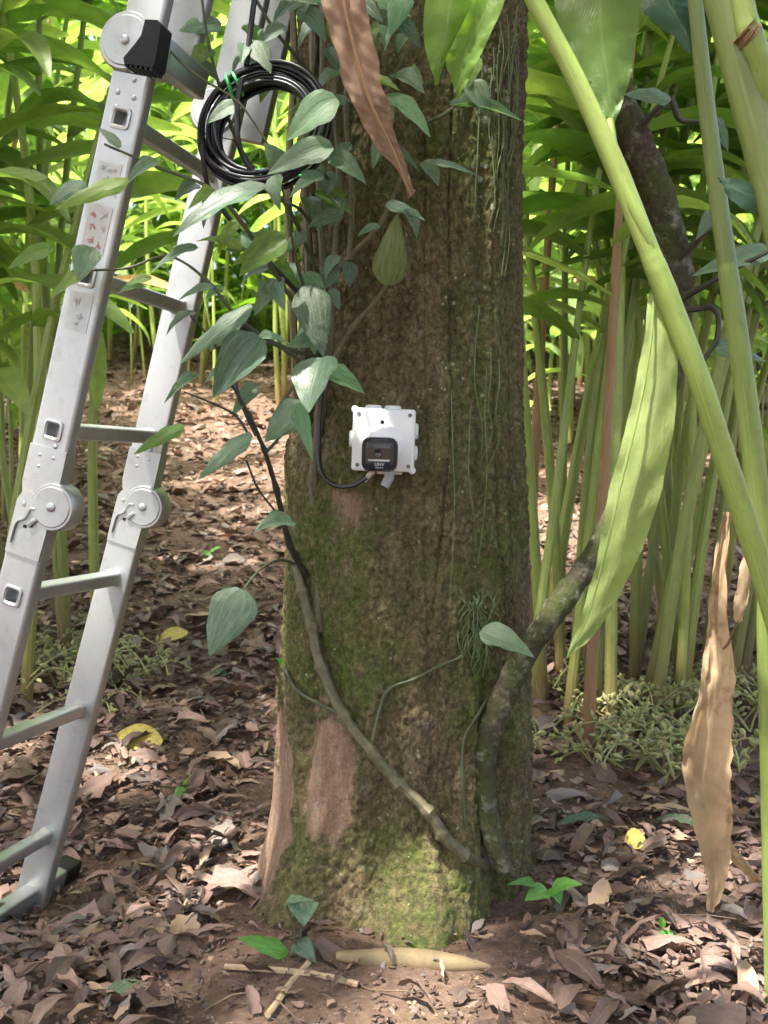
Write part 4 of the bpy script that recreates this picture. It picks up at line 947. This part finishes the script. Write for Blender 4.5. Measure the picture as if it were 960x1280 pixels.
for i in range(130):
    y = random.uniform(6.2, 9); x = random.uniform(-.45, .45) * y
    if i >= 60: y = random.uniform(4.6, 6.5); x = random.uniform(.13, .42) * y if i % 2 else random.uniform(-.45, -.30) * y
    shoot(x, y, random.uniform(0, 6.28), random.uniform(-.2, .2), random.uniform(.4, .7), 'far', 'short leafy young cardamom shoot in the far thicket', 'young shoots in the far thicket', leafscale=1.3)
# far mass of foliage closing the view
N = 11000; fm = MB(); rr = random.Random(5)
sh = [(-.5, 0), (-.25, .085), (.1, .1), (.5, 0), (.1, -.1), (-.25, -.085)]
for i in range(N):
    y = rr.uniform(8, 15); x = rr.uniform(-.5, .5) * y; zb = gz(x, y)
    zt = zb + (rr.random() ** .8) * 4.2
    if noise.noise(Vector((x * .5, y * .3, zt * .6))) < -.34 - .6 * (zt < zb + 1.6): continue
    L_ = rr.uniform(.4, .75); a, e = rr.uniform(0, 6.28), rr.uniform(-1.1, .6)
    d = Vector((math.cos(a) * math.cos(e), math.sin(a) * math.cos(e), math.sin(e))); w = d.cross(Vector((rr.uniform(-.4, .4), rr.uniform(-.4, .4), 1))).normalized()
    nrm = w.cross(d); c = Vector((x, y, zt)); k = rr.random()
    vs = [c + d * (u * L_) + w * (v * L_) - nrm * (abs(v) * -.3 * L_ + (u + .5) ** 2 * .2 * L_) for u, v in sh] + [c - nrm * .02]
    col = (.10 + .10 * k, .20 + .12 * k, .04 + .04 * k)
    fm.add(vs, [(0, 1, 6), (1, 2, 6), (2, 3, 6), (3, 4, 6), (4, 5, 6), (5, 0, 6)], [(u + .5, .5 + v) for u, v in sh] + [(.5, .5)], col)
M_mass = leaf_mat('thicket leaf', None, None, .45, .5, (1.7, 1.8, .5), None, vary='attr')
fm.build('far_thicket', M_mass, kind='stuff', label='dense green mass of cardamom foliage closing the background', cat='foliage')

# ------------------------------------------------------------------ flowering panicles at the foot of the clumps
def panicle(seed):
    rr = random.Random(seed); b = MB()
    for s in range(3):
        a = rr.uniform(0, 6.28); L_ = rr.uniform(.10, .20); up = rr.uniform(.2, .9); wob = rr.uniform(-.6, .6)
        pts = [Vector((math.cos(a + wob * t) * L_ * t, math.sin(a + wob * t) * L_ * t, .01 + .13 * up * math.sin(t * 2.6))) for t in np.linspace(0, 1, 9)]
        b.tube(pts, .0022, 5)
        for q in range(11):
            i = min(8, 2 + (q * 7) // 11); p = pts[i]
            d = Vector((rr.uniform(-1, 1), rr.uniform(-1, 1), rr.uniform(-.2, 1.2))).normalized(); sz = rr.uniform(.008, .016)
            e = (d + Vector((rr.uniform(-.8, .8), rr.uniform(-.8, .8), rr.uniform(-.8, .5)))).normalized()
            b.tube([p, p + d * sz * .8], .0011, 4)
            p = p + d * sz * .8
            b.tube([p, p + e * sz * .4, p + e * sz * 1.0, p + e * sz * 1.5], [sz * .10, sz * .42, sz * .36, sz * .05], 5)
    return b.mesh('panicle', M_pod)
PAN = [panicle(i) for i in range(5)]
random.seed(3)
spots = [(random.uniform(675, 965), random.uniform(862, 965)) for _ in range(30)] + [(random.uniform(730, 850), random.uniform(900, 975)) for _ in range(14)]
for px, py in spots:
    p = ground_hit(px, py); s = random.uniform(.7, 1.25)
    link('cardamom_panicle', random.choice(PAN), None, Matrix.Translation(p) @ Matrix.Rotation(random.uniform(0, 6.28), 4, 'Z') @ Matrix.Diagonal((s, s, s, 1)),
         'straggly cream green flowering panicle at the foot of the right hand stems', 'panicle', 'panicles under the right clump')
spots = [(random.uniform(0, 150), random.uniform(790, 885)) for _ in range(15)] + [(random.uniform(110, 185), random.uniform(850, 900)) for _ in range(5)]
for px, py in spots:
    p = ground_hit(px, py); s = random.uniform(.7, 1.2)
    link('cardamom_panicle', random.choice(PAN), None, Matrix.Translation(p) @ Matrix.Rotation(random.uniform(0, 6.28), 4, 'Z') @ Matrix.Diagonal((s, s, s, 1)),
         'straggly cream green flowering panicle on the ground behind the ladder', 'panicle', 'panicles behind the ladder')

# ------------------------------------------------------------------ leaf litter
random.seed(4)
LIT = [leaf_mesh('fallen_leaf', M_litter_obj, (lambda v, q=(.9, .65, 1.1, .5, .8, 1.0, .6, 1.15, .7, .9, 1.2, .45)[i], e=(1, .62, .55, 1, 1, .7, 1, 1, .6, 1, 1, 1)[i]: w_litter(v * e) * q), fold=f, arch=a, wave=.08, twist=tw, curl=c, seed=i, nl=6, nw=4, ragged=.16)
       for i, (f, a, tw, c) in enumerate([(.2, .08, .15, .06), (.1, -.05, -.2, .1), (.3, .1, .3, -.1), (.6, .15, -.3, .1), (.3, .12, .3, .1), (.12, -.1, -.4, -.12), (.7, .25, .9, .15), (.05, .06, -.2, .2), (-.3, .12, .3, .05), (.15, -.18, -.9, .05), (.1, .04, .1, 0), (.5, .1, -.6, .3)])]
LOWP = []
for m in LIT:
    c = np.array([v.co[:] for v in m.vertices]).reshape(7, 5, 3)[::2, ::2].reshape(-1, 3)
    LOWP.append((c, [(j * 3 + i, j * 3 + i + 1, (j + 1) * 3 + i + 1, (j + 1) * 3 + i) for j in range(3) for i in range(2)], None))
LV = [(np.array([v.co[:] for v in m.vertices]), [tuple(p.vertices) for p in m.polygons], [tuple(u.uv) for u in m.uv_layers[0].data]) for m in LIT]
def litter_density(x, y):
    d = .12
    d = max(d, sstep(-.14, -.38, x + .25 * max(0, 1.75 - y)) * sstep(1.45, 1.75, y))
    d = max(d, sstep(2.5, 3.2, y))
    d = max(d, .5 * sstep(.22, .35, x) * sstep(2.75, 2.4, y))
    d = min(d, .06 + .94 * max(sstep(1.62, 1.95, y + .35 * max(0, -x - .2)), sstep(.12, .34, x) * .6, sstep(-.30, -.5, x)))
    if -.30 < x < .22 and y < 1.95: d = min(d, .05)
    return d
cand = []
while len(cand) < 32000:
    y = 1.42 + random.random() ** 1.45 * 7.8; x = random.uniform(-.5, .5) * (y + .4)
    if random.random() > litter_density(x, y): continue
    if (x - .04) ** 2 + (y - 2.1) ** 2 < .07 or (-.74 < x < -.54 and 1.96 < y < 2.24 and random.random() < .85): continue
    cand.append((x, y))
def litter_col():
    k = random.random(); c = np.array((.085, .052, .04)) * (1 - k) + np.array((.32, .205, .165)) * k
    if random.random() < .18: c = np.array((.20, .165, .145)) * random.uniform(.6, 1.3)
    if random.random() < .08: c = np.array((.38, .26, .17))
    return tuple(c)
near = sorted(((q, min(.105, .017 + random.expovariate(1 / .025))) for q in cand), key=lambda q: -(q[1] / q[0][1]))
def litter_M(x, y, s):
    e = (random.gauss(0, .28), random.gauss(0, .28), random.uniform(0, 6.28))
    lift = random.uniform(.002, .022)
    Mr = Matrix.Rotation(e[0], 4, 'X') @ Matrix.Rotation(e[1], 4, 'Y') @ Matrix.Rotation(e[2], 4, 'Z') @ Matrix.Diagonal((s * random.uniform(.7, 1.2), s, s, 1)) @ Matrix.Translation((0, -.5, 0))
    return Matrix.Translation((x, y, ground_z(x, y) + lift)) @ Mr
for (x, y), s in near[:270]:
    side = 'left of the trunk near the ladder' if x < -.1 else 'in the open soil right of the trunk'
    link('fallen_leaf', random.choice(LIT), None, litter_M(x, y, s), 'curled brown dead leaf lying on the ground ' + side, 'fallen leaf', 'fallen leaves ' + side)
lm = MB()
for (x, y), s in near[270:]:
    far_ = (270 + len(lm.v) // 35) > 3500 or y > 3.2; V, Fc, _ = random.choice(LOWP if far_ else LV); V = V + rng.normal(0, .035, V.shape) * np.array([.7, 1, .6]); M = np.array(litter_M(x, y, s)); P = V @ M[:3, :3].T + M[:3, 3]
    o = len(lm.v); lm.v += P.tolist(); lm.f += [tuple(i + o for i in f) for f in Fc]
    n5 = len(P); lm.uv += [((i % 3) / 2, (i // 3) / 3) if n5 == 12 else ((i % 5) / 4, (i // 5) / 6) for i in range(n5)]; lm.c += [litter_col()] * n5
for i in range(7000):
    y = 1.4 + random.random() ** 1.3 * 2.6; x = random.uniform(-.45, .45) * y; s = random.uniform(.005, .017)
    if (x - .04) ** 2 + (y - 2.1) ** 2 < .06: continue
    V, Fc, _ = random.choice(LOWP); V = V + rng.normal(0, .12, V.shape); M = np.array(litter_M(x, y, s)); M[2, 3] -= .006; P = V @ M[:3, :3].T + M[:3, 3]
    o = len(lm.v); lm.v += P.tolist(); lm.f += [tuple(i_ + o for i_ in f) for f in Fc]
    lm.uv += [(.3, .5)] * 12; lm.c += [tuple(np.array(litter_col()) * .8)] * 12
lm.build('leaf_litter', M_litter, kind='stuff', label='brown leaf litter carpeting the plantation floor', cat='leaf litter')
# twigs in the litter
tw_ = MB()
for i in range(200):
    y = random.uniform(1.5, 4); x = random.uniform(-.45, .45) * y
    if (x - .04) ** 2 + (y - 2.1) ** 2 < .2: continue
    a = random.uniform(0, 6.28); L_ = random.uniform(.04, .16)
    tw_.tube([(x + math.cos(a) * L_ * t, y + math.sin(a) * L_ * t, ground_z(x, y) + .01 + .015 * math.sin(t * 3 + i)) for t in (0, .33, .66, 1)], [.0012, .0016, .0014, .0008], 5)
tw_.build('twig_debris', M_debris, kind='stuff', label='thin dry twigs scattered through the litter', cat='twigs')
# clods and pebbles
cl = MB()
for i in range(1500):
    y = random.uniform(1.45, 3.2); x = random.uniform(-.42, .42) * y; s = random.uniform(.002, .0065) * random.uniform(.4, 1.5)
    p = Vector((x, y, ground_z(x, y) + s * .3)); ring = [(1, 0, 0), (.3, .9, 0), (-.8, .5, 0), (-.7, -.6, 0), (.3, -.95, 0)]
    vs = [p + Vector(r) * s * random.uniform(.7, 1.2) for r in ring] + [p + Vector((0, 0, s * random.uniform(.5, .9))), p - Vector((0, 0, s))]
    cl.add(vs, [(k, (k + 1) % 5, 5) for k in range(5)] + [((k + 1) % 5, k, 6) for k in range(5)])
cl.build('soil_clod', M_soil, kind='stuff', label='crumbs of brown soil and small stones on the ground', cat='soil')

# ------------------------------------------------------------------ singled-out leaves, sticks and seedlings on the ground
def flat_leaf(bpx, tpx, w, mesh, label, name='fallen_leaf', lift=.02, cat='fallen leaf', tilt=(0, -.25, 1)):
    b, t = ground_hit(*bpx), ground_hit(*tpx); b.z += lift; t.z += lift
    y = t - b; Ln = y.length; y.normalize(); n = Vector(tilt); z = (n - y * n.dot(y)).normalized(); x = y.cross(z)
    ww = w * b.y / F
    return link(name, mesh, None, frame(b, x * ww, y * Ln, z * Ln * .6), label, cat)
YL = leaf_mesh('fallen_leaf', M_yellow, w_litter, fold=.2, arch=.12, wave=.03, seed=2, nl=9, nw=5)
TL = leaf_mesh('fallen_leaf', M_tan, w_litter, fold=.3, arch=.1, wave=.06, seed=3, nl=9, nw=5)
GL = leaf_mesh('fallen_leaf', M_pepper_dry, w_litter, fold=.3, arch=.12, wave=.05, seed=4, nl=9, nw=5)
flat_leaf((145, 930), (203, 938), 75, YL, 'yellow fallen leaf lying on brown litter right of the ladder rail', tilt=(0, -.9, 1))
flat_leaf((200, 806), (235, 798), 50, YL, 'small dull yellow fallen leaf on litter above the larger yellow one', tilt=(0, -.6, 1))
flat_leaf((782, 1062), (806, 1060), 60, YL, 'small round yellow leaf on dark soil right of the trunk', tilt=(0, -.8, 1))
flat_leaf((698, 1042), (762, 1036), 40, GL, 'grey green fallen leaf beside the right foot of the trunk')
flat_leaf((820, 1035), (880, 1045), 40, GL, 'pale silvery fallen leaf lying beneath the withered tan leaf')
flat_leaf((262, 850), (284, 852), 40, GL, 'small pale grey green fallen leaf amid litter left of the trunk')
flat_leaf((800, 1025), (866, 1024), 26, TL, 'long pale pink fallen leaf on the soil below the clump')
flat_leaf((130, 1275), (172, 1240), 60, GL, 'faded green leaf on the ground at the bottom left')
sheath = thing('fallen_sheath', 'long tan leaf sheath lying at the front of the trunk base', 'fallen leaf', ground_hit(520, 1210))
gp = [ground_hit(a, 1212 + b) for a, b in ((420, -8), (470, -4), (520, -2), (570, 2), (612, 6))]
MB().tube(smooth_path([(p.x, p.y, p.z + .012) for p in gp], 6), [.003 + .017 * math.sin(math.pi * min(1, .08 + .9 * i / 24)) for i in range(25)], 12, knots=.05).build('blade', simple('sheath tan', (.23, .17, .09), .75, .35, 30, bump=.4), sheath)
def stick(label, pts, w, mat=M_stick):
    P = [ground_hit(*p) + Vector((0, 0, .012)) for p in pts]
    b = MB().tube(smooth_path([tuple(p) for p in P], 6), w * 1.6 / F / 2, 7, knots=.25); o = b.build('stick', mat); tag(o, label, 'stick'); return o
stick('pale dry stick lying level before the trunk base', [(282, 1217), (340, 1221), (400, 1228), (448, 1240)], 9)
stick('dry stick slanting from the seedling towards the bottom edge', [(386, 1212), (362, 1240), (335, 1278)], 9)
stick('thin twig on litter left of the trunk pointing up right', [(180, 1205), (215, 1165), (238, 1148)], 5)
stick('short forked dry stalk standing at the lower right', [(884, 1275), (882, 1235), (878, 1215)], 9)
stick('flat brown root strip lying along the bottom right edge', [(660, 1256), (720, 1258), (790, 1272)], 16, M_stem_dead)
def seedling(label, foot, leaves, mats='weed'):
    f = ground_hit(*foot); t = thing('seedling', label, 'seedling', f); Y = f.y
    for b, tip, w, nm in leaves:
        p = at(b[0], b[1], Y); MB().tube(smooth_path([tuple(f), tuple((f + p) / 2 + Vector((.004, -.004, .004))), tuple(p)], 4), .0016, 6).build('stem', M_twig, t)
        place_leaf(t, PEP[nm], b, tip, Y, w, Y - .03, (0, -.55, .85))
seedling('seedling with a bright green leaf and dark round leaf at the trunk foot', (372, 1200), [((360, 1190), (297, 1172), 26, 'weed'), ((376, 1128), (380, 1158), 40, 'std'), ((370, 1178), (395, 1203), 28, 'std'), ((358, 1132), (392, 1126), 14, 'std')])
seedling('cluster of bright green seedling leaves right of the trunk base', (690, 1140), [((690, 1112), (728, 1106), 30, 'weed'), ((684, 1112), (656, 1126), 28, 'weed'), ((668, 1108), (634, 1106), 16, 'weed'), ((692, 1110), (700, 1130), 22, 'weed')])
seedling('tiny green sprout standing alone on the soil at lower right', (830, 1180), [((828, 1162), (842, 1176), 20, 'weed'), ((826, 1160), (828, 1146), 10, 'weed')])
seedling('small green sprout poking through litter left of the trunk', (232, 1000), [((232, 985), (218, 996), 18, 'weed'), ((232, 980), (242, 968), 14, 'weed')])
seedling('small sprout of two leaves at the far left litter slope', (262, 700), [((262, 690), (250, 700), 16, 'weed'), ((263, 688), (276, 684), 14, 'weed')])
# ------------------------------------------------------------------ thread-like fern hanging on the right flank of the trunk
def strands(label, cx, y0, y1, wdt, n, seed):
    rr = random.Random(seed); b = MB()
    for i in range(n):
        a = cx + rr.gauss(0, wdt); t = y0 + rr.random() * (y1 - y0) * .5; ln = rr.uniform(.25, .6) * (y1 - y0)
        pts = []
        for k in range(5):
            px, py = a + rr.uniform(-5, 5) + k * rr.uniform(-2, 2), t + ln * k / 4
            px = min(px, 648); pts.append(at(px, py, on_trunk(px, py, .012 + .01 * math.sin(k * .8))))
        b.tube(smooth_path([tuple(p) for p in pts], 3), .0011, 4, False)
    o = b.build('hanging_fern', M_fern); tag(o, label, 'fern'); return o
strands('thread like green fern hanging down the upper right of the trunk', 630, 0, 330, 12, 24, 1)
strands('small tuft of thread like fern on the trunk above the single leaf', 598, 740, 845, 8, 45, 2)
strands('thin line of dark fern threads on the trunk right of the camera box', 597, 300, 740, 12, 6, 3)
